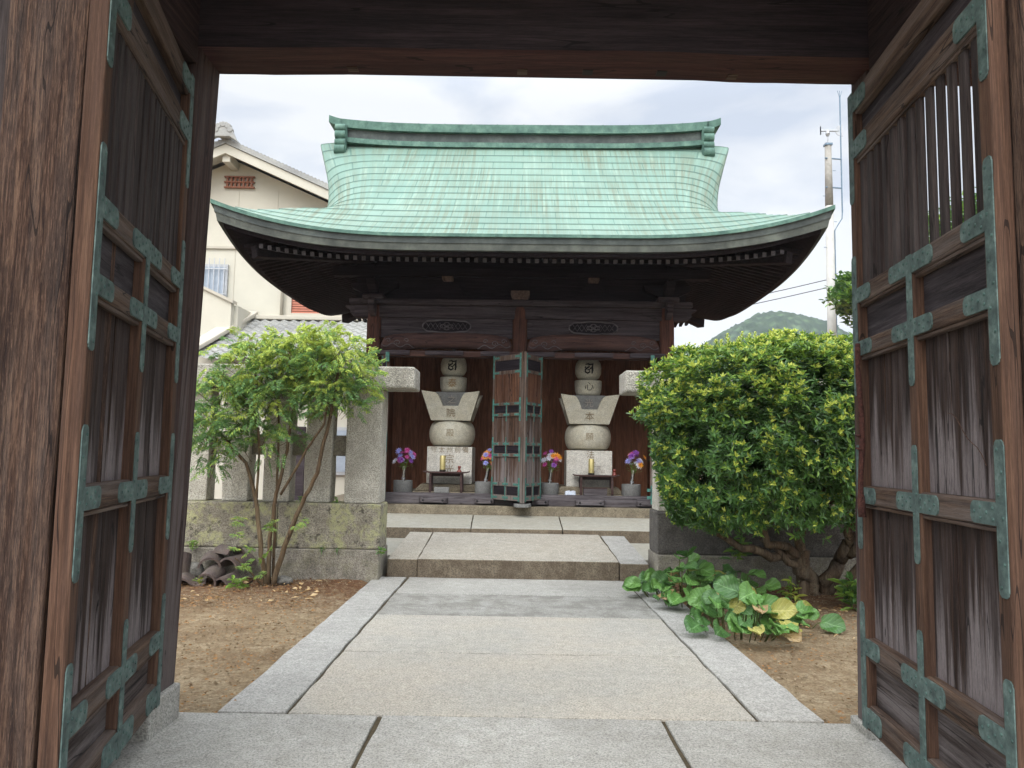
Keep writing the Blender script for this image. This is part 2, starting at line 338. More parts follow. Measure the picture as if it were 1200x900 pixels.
def patina():
    t = NT('patinated_copper_roof', 0.62, 0.3)
    uv = t.tc.outputs['UV']
    br = t.n('ShaderNodeTexBrick'); br.offset = 0.37; br.squash = 1.0; br.offset_frequency = 2
    br.inputs['Scale'].default_value = 1.0; br.inputs['Brick Width'].default_value = 0.56; br.inputs['Row Height'].default_value = 1.0
    br.inputs['Mortar Size'].default_value = 0.008; br.inputs['Mortar Smooth'].default_value = 0.0; br.inputs['Bias'].default_value = 0
    br.inputs['Color1'].default_value = (0, 0, 0, 1); br.inputs['Color2'].default_value = (1, 1, 1, 1); br.inputs['Mortar'].default_value = (0.5, 0.5, 0.5, 1)
    t.l(uv, br.inputs['Vector'])
    big = t.noise(0.5, 5, 0.6); fine = t.noise(26, 5, 0.7)
    c = t.ramp(big, (0.3, lin(96,120,108)), (0.55, lin(112,136,123)), (0.75, lin(124,147,134)))
    c = t.mix(t.ramp(br.outputs['Color'], (0, 0.0), (1, 0.35)), c, lin(92,132,120))
    # rain streaks running down the slope
    st = t.noise(1.0, 5, 0.7, t.map((20, 0.10, 0.12), uv), 0.15)
    msk = t.noise(1.0, 3, 0.6, t.map((0.55, 0.12, 1), uv, (4, 1, 0)))
    k = t.math('MULTIPLY', t.ramp(st, (0.45, 0), (0.58, 1)), t.ramp(msk, (0.36, 0.12), (0.58, 1)))
    c = t.mix(t.math('MULTIPLY', k, 0.72), c, lin(96,98,76))
    st2 = t.noise(1.0, 4, 0.6, t.map((17, 0.25, 0.25), uv, (2, 2, 0)), 0.1)
    c = t.mix(t.math('MULTIPLY', t.ramp(st2, (0.55, 0), (0.7, 1)), 0.35), c, lin(150,168,150))
    c = t.mix(t.ramp(fine, (0.45, 0), (0.8, 0.3)), c, lin(78,112,102))
    # overlap shadow painted dark along each sheet's lower edge, plus joints at sheet ends
    sx_ = t.n('ShaderNodeSeparateXYZ'); t.l(uv, sx_.inputs[0])
    fr = t.math('FRACT', sx_.outputs['Y'])
    lap_shade = t.math('LESS_THAN', fr, 0.075)
    c = t.mix(t.math('MULTIPLY', lap_shade, 0.8), c, lin(40,66,60))
    c = t.mix(t.math('MULTIPLY', br.outputs['Fac'], 0.6), c, lin(60,92,82))
    t.col(c); t.bump(t.math('ADD', fine, t.math('MULTIPLY', br.outputs['Color'], 0.3)), 0.2, 0.01)
    return t.m
W['patina'] = patina()
W['patina_p'] = copper('ridge_patina', lin(58,84,76), lin(82,112,100), lin(106,134,120), 5)
W['fascia'] = copper('dark_eave_copper', lin(56,62,62), lin(76,82,80), lin(96,104,100), 3)
W['fascia2'] = copper('dark_eave_copper_low', lin(60,64,62), lin(86,90,84), lin(106,112,104), 3)

def ground():
    t = NT('sandy_ground', 0.95, 0.1)
    a = t.noise(1.4, 6, 0.65); b = t.noise(16, 6, 0.7); c3 = t.noise(55, 4, 0.8)
    c = t.ramp(a, (0.3, lin(122,103,80)), (0.5, lin(152,135,108)), (0.7, lin(170,155,128)))
    c = t.mix(t.ramp(b, (0.4, 0), (0.62, 0.75)), c, lin(120,98,74))
    sp = t.n('ShaderNodeSeparateXYZ'); t.l(t.obj, sp.inputs[0])
    near = t.n('ShaderNodeMapRange'); near.inputs['From Min'].default_value = 7.2; near.inputs['From Max'].default_value = 8.8; t.l(sp.outputs['Y'], near.inputs['Value'])
    c = t.mix(t.math('MULTIPLY', near.outputs[0], t.ramp(b, (0.3, 0.2), (0.6, 0.9))), c, lin(98,62,42))
    c = t.mix(0.6, c, t.ramp(c3, (0.38, (0.4,0.38,0.36,1)), (0.55, (1,1,1,1)), (0.7, (1.25,1.22,1.15,1))), 'MULTIPLY')
    t.col(c); t.bump(t.math('ADD', b, c3), 0.8, 0.02); return t.m
W['ground'] = ground()

def leafmat(name, a, b, rough=0.45, sc=3, tr=0.25, spec=0.4):
    t = NT(name, rough, spec); n_ = t.noise(sc, 4, 0.6)
    n2 = t.noise(40, 2, 0.5)
    c = t.mix(0.5, t.ramp(n_, (0.3, a), (0.7, b)), t.ramp(n2, (0.3, a), (0.7, b))); t.col(c)
    tl = t.n('ShaderNodeBsdfTranslucent'); ms = t.n('ShaderNodeMixShader'); ms.inputs[0].default_value = tr
    t.l(c, tl.inputs['Color']); t.l(t.b.outputs[0], ms.inputs[1]); t.l(tl.outputs[0], ms.inputs[2])
    t.l(ms.outputs[0], t.t.nodes['Material Output'].inputs['Surface']); return t.m
W['lf_dark'] = leafmat('leaf_dark', lin(60,94,46), lin(90,126,62), 0.35, 3, 0.2, 0.5)
W['lf_mid'] = leafmat('leaf_mid', lin(104,138,54), lin(136,166,72))
W['lf_new'] = leafmat('leaf_new', lin(168,184,70), lin(206,210,108))
W['nd_dark'] = leafmat('nandina_dark', lin(92,132,76), lin(120,156,98))
W['nd_mid'] = leafmat('nandina_mid', lin(126,160,80), lin(154,182,100))
W['nd_new'] = leafmat('nandina_new', lin(170,188,84), lin(196,206,104))
def broadleaf(name, a, b, rough=0.38):
    t = NT(name, rough, 0.45); n_ = t.noise(5, 4, 0.6); uv = t.tc.outputs['UV']
    c = t.ramp(n_, (0.3, a), (0.7, b))
    sp = t.n('ShaderNodeSeparateXYZ'); t.l(uv, sp.inputs[0])
    au = t.math('ABSOLUTE', sp.outputs['X']); vv = t.math('SUBTRACT', t.math('MULTIPLY', sp.outputs['Y'], 6.0), t.math('MULTIPLY', au, 2.2))
    vein = t.math('LESS_THAN', t.math('ABSOLUTE', t.math('SUBTRACT', t.math('FRACT', vv), 0.5)), 0.07)
    mid = t.math('LESS_THAN', au, 0.045); k = t.math('MAXIMUM', t.math('MULTIPLY', vein, 0.35), t.math('MULTIPLY', mid, 0.7))
    c = t.mix(k, c, tuple(min(1, x*1.5+0.06) for x in b[:3])+(1,)); t.col(c)
    t.bump(t.math('ABSOLUTE', t.math('SUBTRACT', t.math('FRACT', vv), 0.5)), 0.5, 0.01)
    tl = t.n('ShaderNodeBsdfTranslucent'); ms = t.n('ShaderNodeMixShader'); ms.inputs[0].default_value = 0.18
    t.l(c, tl.inputs['Color']); t.l(t.b.outputs[0], ms.inputs[1]); t.l(tl.outputs[0], ms.inputs[2])
    t.l(ms.outputs[0], t.t.nodes['Material Output'].inputs['Surface']); return t.m
W['bg_leaf'] = broadleaf('broad_leaf_green', lin(84,126,58), lin(108,148,74))
W['bg_dark'] = broadleaf('broad_leaf_dark', lin(62,100,50), lin(84,122,62))
W['bg_yel'] = broadleaf('broad_leaf_yellowing', lin(142,146,66), lin(168,160,84))
W['bg_brn'] = broadleaf('broad_leaf_browning', lin(140,116,76), lin(168,142,98))
W['bg_stem'] = leafmat('leaf_stem', lin(84,96,50), lin(110,112,64), 0.6)
W['litter'] = leafmat('dry_leaf_litter', lin(120,84,54), lin(158,122,80), 0.9, 9, 0.0, 0.1)
W['pebble'] = plain('pale_pebble', lin(146,130,106), 0.9, 0, 0.2, 0.25, 20)
W['bark'] = wood('shrub_bark', lin(62,48,38), lin(104,86,68), lin(140,122,100), 'z', 0.4, 0.3, lin(140,134,116), 0, 0.9)
W['barkn'] = wood('nandina_bark', lin(74,58,44), lin(112,92,70), lin(140,122,96), 'z', 0.5, 0.2, lin(130,124,104), 0, 0.8)
W['fl_mag'] = leafmat('magenta_petal', lin(190,60,140), lin(222,110,176))
W['fl_blu'] = leafmat('lilac_petal', lin(140,140,214), lin(184,184,236))
W['fl_org'] = leafmat('orange_petal', lin(224,140,40), lin(236,176,70))
W['fl_wht'] = leafmat('white_petal', lin(220,220,236), lin(240,240,246))
W['fl_pur'] = leafmat('purple_petal', lin(130,64,160), lin(164,104,196))

def hillmat():
    t = NT('wooded_hill', 0.95, 0.05); a = t.noise(0.1, 6, 0.7); b = t.voro(0.16)
    c = t.ramp(a, (0.3, lin(48,66,50)), (0.55, lin(68,86,62)), (0.75, lin(92,106,76)))
    c = t.mix(0.7, c, t.ramp(b, (0.1, (1.5,1.5,1.4,1)), (0.5, (0.25,0.3,0.3,1))), 'MULTIPLY'); t.col(c); return t.m
W['hill'] = hillmat()

# ------------------------------------------------------------------ text
def text_mesh(name, body, size, mat, parent, loc, rot=(pi/2, 0, 0), ext=0.004, sx=1.0):
    cu = bpy.data.curves.new('t', 'FONT'); cu.body = body; cu.size = size; cu.extrude = ext; cu.align_x = 'CENTER'; cu.align_y = 'CENTER'; cu.resolution_u = 3
    cu.offset = -size*0.004
    ob = bpy.data.objects.new('t', cu); COL.objects.link(ob)
    dg = bpy.context.evaluated_depsgraph_get(); me = bpy.data.meshes.new_from_object(ob.evaluated_get(dg))
    bpy.data.objects.remove(ob)
    me.name = name; me.materials.clear(); me.materials.append(mat)
    o = bpy.data.objects.new(name, me); COL.objects.link(o); o.parent = parent; o.location = loc; o.rotation_euler = rot; o.scale = (sx, 1, 1)
    return o

# ================================================================== GROUND
def axis_coords(lo, hi, f0, f1, step):
    c = []; x = f0
    while x > lo: c.append(x); x -= max(step, (f0-x)*0.35+step)
    c.append(lo); c = c[::-1]
    x = f0+step
    while x < f1: c.append(x); x += step
    x0 = x
    while x < hi: c.append(x); x += max(step, (x-x0)*0.35+step)
    c.append(hi); return c
xs = axis_coords(-1200, 1200, -5.5, 6, 0.07); ys = axis_coords(-600, 2000, 3.2, 10.2, 0.07)
g = MB(); nx, ny = len(xs), len(ys)
for y in ys:
    for x in xs:
        inside = 1 if (-6 < x < 6.5 and 3 < y < 10.5) else 0
        z = -0.03 + (0.018*fbm(x*1.1, y*1.1, 3) + 0.012*fbm(x*6, y*6, 5) if inside else 0)
        if inside and y > 8.2 and (x < -1.7 or x > 1.9): z += 0.03*min(1, (y-8.2))
        g.v.append((x, y, z))
for j in range(ny-1):
    for i in range(nx-1): g.f.append((j*nx+i, j*nx+i+1, (j+1)*nx+i+1, (j+1)*nx+i))
g.m = [0]*len(g.f)
tag(g.build('ground', W['ground'], smooth=True, fix=False), kind='structure')

def slab(name, x0, x1, y0, y1, z0, z1a, z1b, mat, wob=0.009, parent=None, kind='structure', skew=(0,0,0,0), seed=0, bev=0.007):
    """stone slab with slightly uneven top and hand-cut edges; z1a front height, z1b back height; skew = x shifts of front-left, front-right, back-right, back-left"""
    n, m = max(2, int((x1-x0)/0.12)), max(2, int((y1-y0)/0.12)); b = MB()
    def pt(i, j):
        u, v = i/n, j/m
        xl = x0+skew[0]*(1-v)+skew[3]*v; xr = x1+skew[1]*(1-v)+skew[2]*v
        x = xl+(xr-xl)*u; y = y0+(y1-y0)*v
        if i in (0, n): x += wob*fbm(y*3+seed, x, 1)
        if j in (0, m): y += wob*fbm(x*3+seed, y, 2)
        return x, y, z1a+(z1b-z1a)*v+wob*0.35*fbm(x*2.2, y*2.2, 7+seed)
    for j in range(m+1):
        for i in range(n+1): b.v.append(pt(i, j))
    for j in range(m):
        for i in range(n): b.f.append((j*(n+1)+i, j*(n+1)+i+1, (j+1)*(n+1)+i+1, (j+1)*(n+1)+i))
    rim = [i for i in range(n+1)] + [(j)*(n+1)+n for j in range(1, m+1)] + [m*(n+1)+i for i in range(n-1, -1, -1)] + [j*(n+1) for j in range(m-1, 0, -1)]
    o = len(b.v)
    for k in rim: x, y, z = b.v[k]; b.v.append((x, y, z0))
    R = len(rim)
    for k in range(R): b.f.append((rim[k], o+k, o+(k+1) % R, rim[(k+1) % R]))
    b.f.append(tuple(o+k for k in range(R)))
    b.m = [0]*(n*m)+[len(mat)-1 if isinstance(mat, (list, tuple)) else 0]*(len(b.f)-n*m)
    ob = b.build(name, mat, parent, bevel=bev)
    if kind: tag(ob, kind=kind)
    return ob
# joint bed under the paving
tag(MB().box(-1.63, 1.795, 0.5, 9.45, -0.2, -0.014).build('paving_bed', W['moss']), kind='structure')
GJ = 0.013
for x0, x1, sk in ((-2.0, -0.72, (0,-.02,0,0)), (-0.72, 0.893, (-.02,0,0,0)), (0.893, 2.2, (0,0,0,0))):
    slab('paving_slab', x0+GJ, x1-GJ, 2.6, 4.545, -0.15, 0.0, 0.0, W['granite'], skew=sk, seed=x0)
slab('paving_slab', -2.4, 2.6, -0.5, 2.58, -0.15, 0.0, 0.0, W['granite'])
slab('kerb_strip', -1.655, -1.268, 4.56, 9.42, -0.15, 0.004, 0.004, W['granitelight'], skew=(0,0,.04,.05), seed=1)
slab('kerb_strip', 1.452, 1.82, 4.56, 9.35, -0.15, 0.004, 0.004, W['granitelight'], skew=(0,0,-.03,-.04), seed=2)
for y0, y1, m in ((4.56, 5.94, 'granitewarm'), (5.955, 7.28, 'granitewarm'), (7.285, 8.37, 'granitestain'), (8.385, 9.44, 'granite')):
    slab('paving_slab', -1.252, 1.436, y0, y1, -0.15, 0.0, 0.0, W[m], skew=(0.01*(y0-4.5),)*1+(-0.008*(y0-4.5), -0.008*(y1-4.5), 0.01*(y1-4.5)), seed=y0)
# steps
slab('step_slab', -1.10, 1.33, 9.42, 11.48, -0.1, 0.222, 0.335, [W['granitetop'], W['graniteface']], skew=(0,0,-.02,-.02), seed=4, bev=0.012)
slab('step_kerb', -1.475, -1.112, 9.45, 11.48, -0.1, 0.212, 0.333, [W['granitetop'], W['graniteface']], skew=(0,0,-.02,0), seed=5, bev=0.012)
slab('step_kerb', 1.342, 1.69, 9.40, 11.48, -0.1, 0.205, 0.320, [W['granitelight'], W['graniteface']], skew=(0,0,0,0), seed=6, bev=0.012)
slab('step_slab', -2.4, -1.50, 9.9, 11.48, -0.1, 0.20, 0.24, W['slabsmooth'], seed=8)
slab('step_slab', 1.71, 2.6, 9.9, 11.48, -0.1, 0.19, 0.22, W['slabsmooth'], seed=9)
for x0, x1, sk in ((-2.6, -0.612, (0,.03,0,0)), (-0.598, 0.778, (.03,.0,.03,0)), (0.792, 2.9, (0,0,0,.03))):
    slab('landing_slab', x0, x1, 11.49, 12.93, -0.1, 0.395, 0.482, [W['slabsmooth'], W['graniteface']], skew=sk, seed=x0+20)

# litter and pebbles on the ground
def scatter_bits(name, mat, N, rng, size, flat, label=None, cat=None, seed=1):
    rnd = random.Random(seed); b = MB()
    for _ in range(N):
        x0, x1, y0, y1 = rnd.choice(rng); x = rnd.uniform(x0, x1); y = rnd.uniform(y0, y1)
        if fbm(x*1.7, y*1.7, seed*3.0) < rnd.uniform(-0.6, 0.3): continue
        if -1.66+0.05*rnd.random() < x < 1.82-0.05*rnd.random() and y < 9.6: continue
        s_ = size*rnd.uniform(0.4, 1.3); a = rnd.uniform(0, 6.28); tl = rnd.uniform(-0.5, 0.5); z = -0.012+0.018*fbm(x*1.1, y*1.1, 3)+(0.03*min(1, y-8.2) if y > 8.2 else 0)
        if flat:
            d = Vector((cos(a), sin(a), tl*0.4)); e = Vector((-sin(a), cos(a), rnd.uniform(-.4, .4)))*0.38
            c = Vector((x, y, z+s_*0.25))
            b.add([c-d*s_, c+e*s_, c+d*s_, c-e*s_+Vector((0,0,s_*0.3))], [(0,1,2),(0,2,3)])
        else:
            vs = [Vector((x, y, z))+Vector(p)*s_*rnd.uniform(0.7, 1.2) for p in ((1,0,0),(0,1,0),(-1,0,0),(0,-1,0),(0,0,.7),(0,0,-.6))]
            b.add(vs, [(0,1,4),(1,2,4),(2,3,4),(3,0,4),(1,0,5),(2,1,5),(3,2,5),(0,3,5)])
    o = b.build(name, mat, fix=False); tag(o, label, cat, kind='stuff'); return o
RG = [(-3.6, -1.6, 4.5, 9.1)]*3 + [(1.8, 3.4, 4.5, 8.9)]*2 + [(-3.8, -2.0, 7.5, 9.2)] + [(1.9, 4.0, 7.2, 9.0)]
scatter_bits('leaf_litter', W['litter'], 6500, RG, 0.016, True, 'small dry leaf litter scattered over the sandy ground', 'leaf litter', 3)
scatter_bits('fallen_leaves', W['bg_brn'], 260, [(1.85, 3.4, 6.4, 8.9), (-3.7, -2.0, 7.8, 9.1)], 0.038, True, 'larger curled brown leaves fallen under the shrub and the slender tree', 'fallen leaves', 8)
scatter_bits('soil_clods', W['ground'], 3500, RG, 0.011, False, 'small crumbly clods of sandy soil', 'soil clods', 12)
scatter_bits('gravel', W['pebble'], 3000, RG, 0.009, False, 'tiny pale pebbles scattered over the sandy ground', 'gravel', 4)

# ================================================================== HILL
def hill(name, cx, cy, rx, ry, h, seed):
    b = MB(); n, m = 150, 70
    for j in range(m+1):
        for i in range(n+1):
            u = -1+2*i/n; v = -1+2*j/m; x = cx+u*rx; y = cy+v*ry
            r = max(0, 1-u*u-v*v); prof = r**1.2
            z = h*prof*(1+0.10*fbm(u*1.6+seed, v*1.6, 1, 2)) + (1.6*abs(fbm(x*0.13, y*0.13, seed)) + 1.3*fbm(x*0.35, y*0.35, 2))*min(1, prof*6) - 1
            b.v.append((x, y, z))
    for j in range(m):
        for i in range(n): b.f.append((j*(n+1)+i, j*(n+1)+i+1, (j+1)*(n+1)+i+1, (j+1)*(n+1)+i))
    b.m = [0]*len(b.f)
    return tag(b.build(name, W['hill'], smooth=True, fix=False), kind='structure')
hill('hill', 148, 420, 98, 80, 83, 3)
hill('hill', 290, 520, 230, 110, 60, 8)
hill('hill', -150, 640, 330, 110, 42, 5)
hill('hill', -480, 560, 260, 150, 60, 12)

# ================================================================== GATE
gate = empty('temple_gate', (0.04, 4.2, 0), 0, label='dark weathered wooden gate with open copper-strapped doors framing the view of the hall', cat='gate')
def G(o):   # keep world coordinates under the gate empty
    o.location = Vector(o.location)-Vector((0.04, 4.2, 0)); return o
def gp(mb, name, mat, **k): return G(mb.build(name, mat, gate, **k))
def leanpost(x0b, x1b, x0t, x1t, y0, y1, z0, z1, n=14, seed=0, wob=0.004):
    b = MB(); nn = 5
    ring = []
    for k in range(nn): ring.append((k/nn, 0))
    for k in range(nn): ring.append((1, k/nn))
    for k in range(nn): ring.append((1-k/nn, 1))
    for k in range(nn): ring.append((0, 1-k/nn))
    R = len(ring)
    for j in range(n+1):
        t = j/n; z = z0+(z1-z0)*t; xa = x0b+(x0t-x0b)*t; xb = x1b+(x1t-x1b)*t
        for (u, v) in ring:
            x = xa+(xb-xa)*u; y = y0+(y1-y0)*v
            x += wob*fbm(u*3+seed, z*2, v*3); y += wob*fbm(u*3+9+seed, z*2, v*3); b.v.append((x, y, z))
    for j in range(n):
        for k in range(R): b.f.append((j*R+k, j*R+(k+1) % R, (j+1)*R+(k+1) % R, (j+1)*R+k))
    b.f.append(tuple(range(R))); b.f.append(tuple(n*R+k for k in range(R))); b.m = [0]*len(b.f); return b
# rear posts that carry the lintel
gp(leanpost(-2.20, -1.872, -2.13, -1.795, 4.16, 4.46, 0.02, 3.80, seed=1), 'post', W['gpost'], bevel=0.012)
gp(leanpost(1.985, 2.28, 2.035, 2.33, 4.28, 4.50, 0.02, 3.80, seed=2), 'post', W['gpost'], bevel=0.012)
gp(MB().box(-2.25, -1.838, 4.09, 4.47, -0.1, 0.188), 'post_base', W['granite'], bevel=0.012)
gp(MB().box(1.96, 2.34, 4.26, 4.54, -0.1, 0.05), 'post_base', W['granite'], bevel=0.012)
# front posts beside the open leaves
gp(leanpost(-1.965, -1.655, -1.93, -1.628, 2.79, 3.12, 0.0, 4.6, seed=3, wob=0.008), 'post', W['post'], bevel=0.01)
gp(leanpost(1.832, 2.16, 1.832, 2.16, 2.66, 2.88, 0.0, 4.6, seed=4, wob=0.008), 'post', W['post'], bevel=0.01)
# lintel: dark face above, red-brown underside with small sockets
lt = MB()
nseg = 40
for i in range(nseg):
    xa = -2.7+5.5*i/nseg; xb = -2.7+5.5*(i+1)/nseg
    za = 3.757+0.012*fbm(xa*0.9, 1, 0)+0.016*sin((xa+2.7)/5.5*pi); zb = 3.757+0.012*fbm(xb*0.9, 1, 0)+0.016*sin((xb+2.7)/5.5*pi)
    if i == 0: base0 = za
    lt.add([(xa,4.15,za),(xb,4.15,zb),(xb,4.458,zb-0.004),(xa,4.458,za-0.004)], [(0,1,2,3)], 1)
    lt.add([(xa,4.15,za),(xb,4.15,zb),(xb,4.15,4.36),(xa,4.15,4.36)], [(0,3,2,1)], 0)
    lt.add([(xa,4.458,za-0.004),(xb,4.458,zb-0.004),(xb,4.458,4.36),(xa,4.458,4.36)], [(0,1,2,3)], 0)
    lt.add([(xa,4.15,4.36),(xb,4.15,4.36),(xb,4.458,4.36),(xa,4.458,4.36)], [(0,1,2,3)], 0)
gp(lt, 'lintel', [W['beam'], W['beamred']])
for x, m in ((-0.98, 'stile'), (-0.58, 'endgrain'), (0.03, 'rail'), (0.42, 'inkblack'), (0.86, 'inkblack'), (1.28, 'rail')):
    gp(MB().box(x-0.035, x+0.035, 4.37, 4.43, 3.70, 3.748+0.012*fbm(x*0.9, 1, 0)+0.016*sin((x+2.7)/5.5*pi)-0.001), 'peg', W['hall'] if m == 'inkblack' else W[m]) if False else None
gp(MB().box(-1.9, 2.0, 4.459, 4.53, 3.80, 3.88), 'door_stop', W['beam'], bevel=0.01)
def lz(x): return 3.755+0.012*fbm(x*0.9, 1, 0)+0.016*sin((x+2.7)/5.5*pi)-0.004
for x in (-0.98, 0.03, 1.28): gp(MB().box(x-0.03, x+0.03, 4.36, 4.42, lz(x)-0.002, 3.80), 'peg', W['rail'])
for x in (0.42, 0.86): gp(MB().box(x-0.03, x+0.03, 4.36, 4.42, lz(x)-0.001, 3.80), 'peg', W['inkblack'])
# tie beams, boards above the leaves, side boarding and roof
gp(MB().box(-2.12, -1.80, 3.12, 4.15, 3.66, 4.36), 'tie_beam', W['beamy'], bevel=0.012)
gp(MB().box(1.98, 2.28, 3.12, 4.15, 3.66, 4.36), 'tie_beam', W['beamy'], bevel=0.012)
gp(MB().box(-3.2, 3.3, 2.80, 3.10, 4.32, 4.72), 'beam', W['beam'], bevel=0.012)
wall = MB()
for k in range(9):
    wall.box(-2.36+0.002*k, -2.32, 2.9+k*0.19, 3.085+k*0.19, 0.1, 4.3)
gp(wall, 'side_boarding', W['panelt'])
wb = MB()
for k in range(6): wb.box(-2.22-0.24*(k+1)+0.004, -2.22-0.24*k, 3.0+0.004*(k % 2), 3.04, 0.1, 4.32)
wb.box(-2.22, -1.97, 2.86, 2.93, 0.0, 4.32)
gp(wb, 'side_boarding', W['slat'])
rf = MB()
for sgn, ya, yb in ((1, 3.6, 5.3), (-1, 3.6, 2.0)):
    rf.add([(-3.6, ya, 5.9), (3.7, ya, 5.9), (3.7, yb, 5.05), (-3.6, yb, 5.05), (-3.6, ya, 6.05), (3.7, ya, 6.05), (3.7, yb, 5.2), (-3.6, yb, 5.2)],
           [(0,1,2,3),(4,5,6,7),(0,1,5,4),(2,3,7,6),(1,2,6,5),(0,3,7,4)])
gp(rf, 'roof', [W['beamy']])  # unseen roof added to shade the gate, kept short to light the path
gp(MB().box(-2.9, 3.0, 3.5, 3.7, 5.5, 5.9), 'ridge_beam', W['beam'])

def strap_poly(L_, wd, e0=True, e1=True):
    """outline along u from 0..L, across v; ends cut to the scalloped point of the copper straps"""
    h = wd/2; p = []
    if e0: p += [(0.0, -h*0.45), (0.010, -h*0.86), (0.016, -h*0.86), (0.022, -h)]
    else: p += [(0, -h)]
    if e1: p += [(L_-0.022, -h), (L_-0.016, -h*0.86), (L_-0.010, -h*0.86), (L_, -h*0.45), (L_, h*0.45), (L_-0.010, h*0.86), (L_-0.016, h*0.86), (L_-0.022, h)]
    else: p += [(L_, -h), (L_, h)]
    if e0: p += [(0.022, h), (0.016, h*0.86), (0.010, h*0.86), (0.0, h*0.45)]
    else: p += [(0, h)]
    return p
def make_door(W_, origin, ang, mirror, zb, name_lab, closed_slats, seed):
    d = {}
    X = (lambda x: W_-x) if mirror else (lambda x: x)
    def bx(mb, x0, x1, y0, y1, z0, z1, mi=0):
        a, b = sorted((X(x0), X(x1))); mb.box(a, b, y0, y1, z0, z1, mi); return mb
    fr = MB()
    sw = 0.088
    bx(fr, 0, sw, 0, 0.07, zb, 3.57); bx(fr, W_-sw, W_, 0, 0.07, zb, 3.575)
    bx(fr, W_/2-0.042, W_/2+0.042, 0.001, 0.066, zb+0.13, 2.355)
    door = fr.build('door', W['stile'], gate, bevel=0.008, loc=origin, rot=(0, 0, ang)); G(door)
    door['label'] = name_lab
    rails = [(3.43, 3.57), (3.165, 3.30), (2.35, 2.45), (2.06, 2.15), (1.262, 1.36), (0.465, 0.565), (zb, zb+0.135)]
    for z0, z1 in rails:
        r = MB()
        split = z1 < 2.3 and z0 > zb+0.05
        bx(r, sw+0.001, W_-sw-0.001, 0.004, 0.062, z0, z1)
        r.build('rail', W['rail'], door, bevel=0.01)
    # moulding lips under the rails
    for z0, z1 in rails[1:6]:
        r = MB(); bx(r, sw, W_-sw, 0.010, 0.04, z0-0.018, z0-0.001); r.build('moulding', W['rail'], door, bevel=0.004)
    def pan(x0, x1, z0, z1, m, tilt=0.0):
        p = MB(); bx(p, x0+0.0005, x1-0.0005, 0.045, 0.06, z0, z1); p.build('panel', W[m], door)
    pan(sw, W_-sw, 3.30, 3.43, 'panelt')
    c = W_/2
    for a, b in ((sw, c-0.042), (c+0.042, W_-sw)):
        pan(a, b, 2.15, 2.35, 'panelt'); pan(a, b, zb+0.135, 0.465, 'panelx')
        # plank panels: two or three boards of uneven width
        for z0, z1 in ((1.36, 2.06), (0.565, 1.262)):
            wd = b-a; k = a; cuts = [0.0, 0.36, 1.0]
            for q in range(2):
                p0, p1 = a+wd*cuts[q], a+wd*cuts[q+1]
                p = MB(); bx(p, p0+0.001, p1-0.0015, 0.044+0.003*q, 0.058, z0, z1); p.build('panel', W['panel'], door, bevel=0.002)
    n = 13; span = W_-2*sw; pitch = span/n
    for k in range(n):
        xx = sw+pitch*(k+0.5); wv = pitch*(0.86 if closed_slats else 0.64)
        p = MB(); a, b = sorted((X(xx-wv/2), X(xx+wv/2)))
        t0 = 0.012 if not closed_slats else 0.014
        p.prism([(a, 0.018+t0), (a+0.008, 0.018), (b-0.008, 0.018), (b, 0.018+t0), (b, 0.022+t0), (a, 0.022+t0)], 2.45, 3.165, 'z')
        p.build('slat', W['slat'], door)
    if closed_slats:
        bp = MB(); bx(bp, sw, W_-sw, 0.05, 0.064, 2.45, 3.165); bp.build('back_board', W['panelt'], door)
    # straps
    def strap(xc, zlo, zhi, arms, e=(True, True), vw=0.06):
        m = MB(); rv = []
        poly = [(X(xc+v) if False else (xc+v), zlo+u) for u, v in strap_poly(zhi-zlo, vw, *e)]
        m.prism([(X(px), pz) for px, pz in poly], -0.0045, 0.0, 'y')
        nr = int((zhi-zlo)/0.09)
        for q in range(nr+1):
            z = zlo+0.035+(zhi-zlo-0.07)*q/max(1, nr)
            m.dome((X(xc+(0.014 if q % 2 else -0.014)), -0.004, z), 0.0085, mi=1)
        for zc, lft, rgt, hh in arms:
            for sg, ln in ((-1, lft), (1, rgt)):
                if ln <= 0: continue
                s0 = vw/2-0.004
                pl = [(xc+sg*(s0+u), zc+v) for u, v in strap_poly(ln, hh, False, True)]
                m.prism([(X(px), pz) for px, pz in pl], -0.0035, 0.012, 'y')
                for q in range(4):
                    u = s0+0.03+(ln-0.06)*q/3
                    for sv in (-1, 1):
                        if q % 2 == 0 or sv > 0: m.dome((X(xc+sg*u), -0.003, zc+sv*hh*0.24*(1 if q % 2 == 0 else 0.1)), 0.0085, mi=1)
        m.build('copper_strap', [W['copper'], W['copper_d']], door)
    al = 0.195
    for xc, lf, rg in ((0.036, 0, al), (W_-0.036, al, 0)):
        strap(xc, 2.93, 3.57, [(3.50, lf, rg, 0.10), (3.232, lf, rg, 0.10)], (True, False), 0.066)
        strap(xc, 1.85, 2.63, [(2.40, lf, rg, 0.082), (2.105, lf, rg, 0.078)], vw=0.066)
        strap(xc, 1.02, 1.58, [(1.311, lf, rg, 0.084)], vw=0.066)
        strap(xc, zb+0.004, 0.74, [(0.515, lf, rg, 0.086), (zb+0.068, lf, rg, 0.10)], (False, True), 0.066)
    strap(c, 1.84, 2.447, [(2.40, al+.02, al+.02, 0.082), (2.105, al, al, 0.078)], (True, False), 0.056)
    strap(c, 1.04, 1.57, [(1.311, al, al, 0.084)], vw=0.056)
    strap(c, zb+0.004, 0.75, [(0.515, al, al, 0.086), (zb+0.068, al, al, 0.10)], (False, True), 0.056)
    return door
rd = make_door(1.525, (1.906, 4.25, 0), atan2(2.733-4.25, 1.753-1.906), False, 0.085, 'right gate leaf with open slats and a rusty bar hanging on it', False, 1)
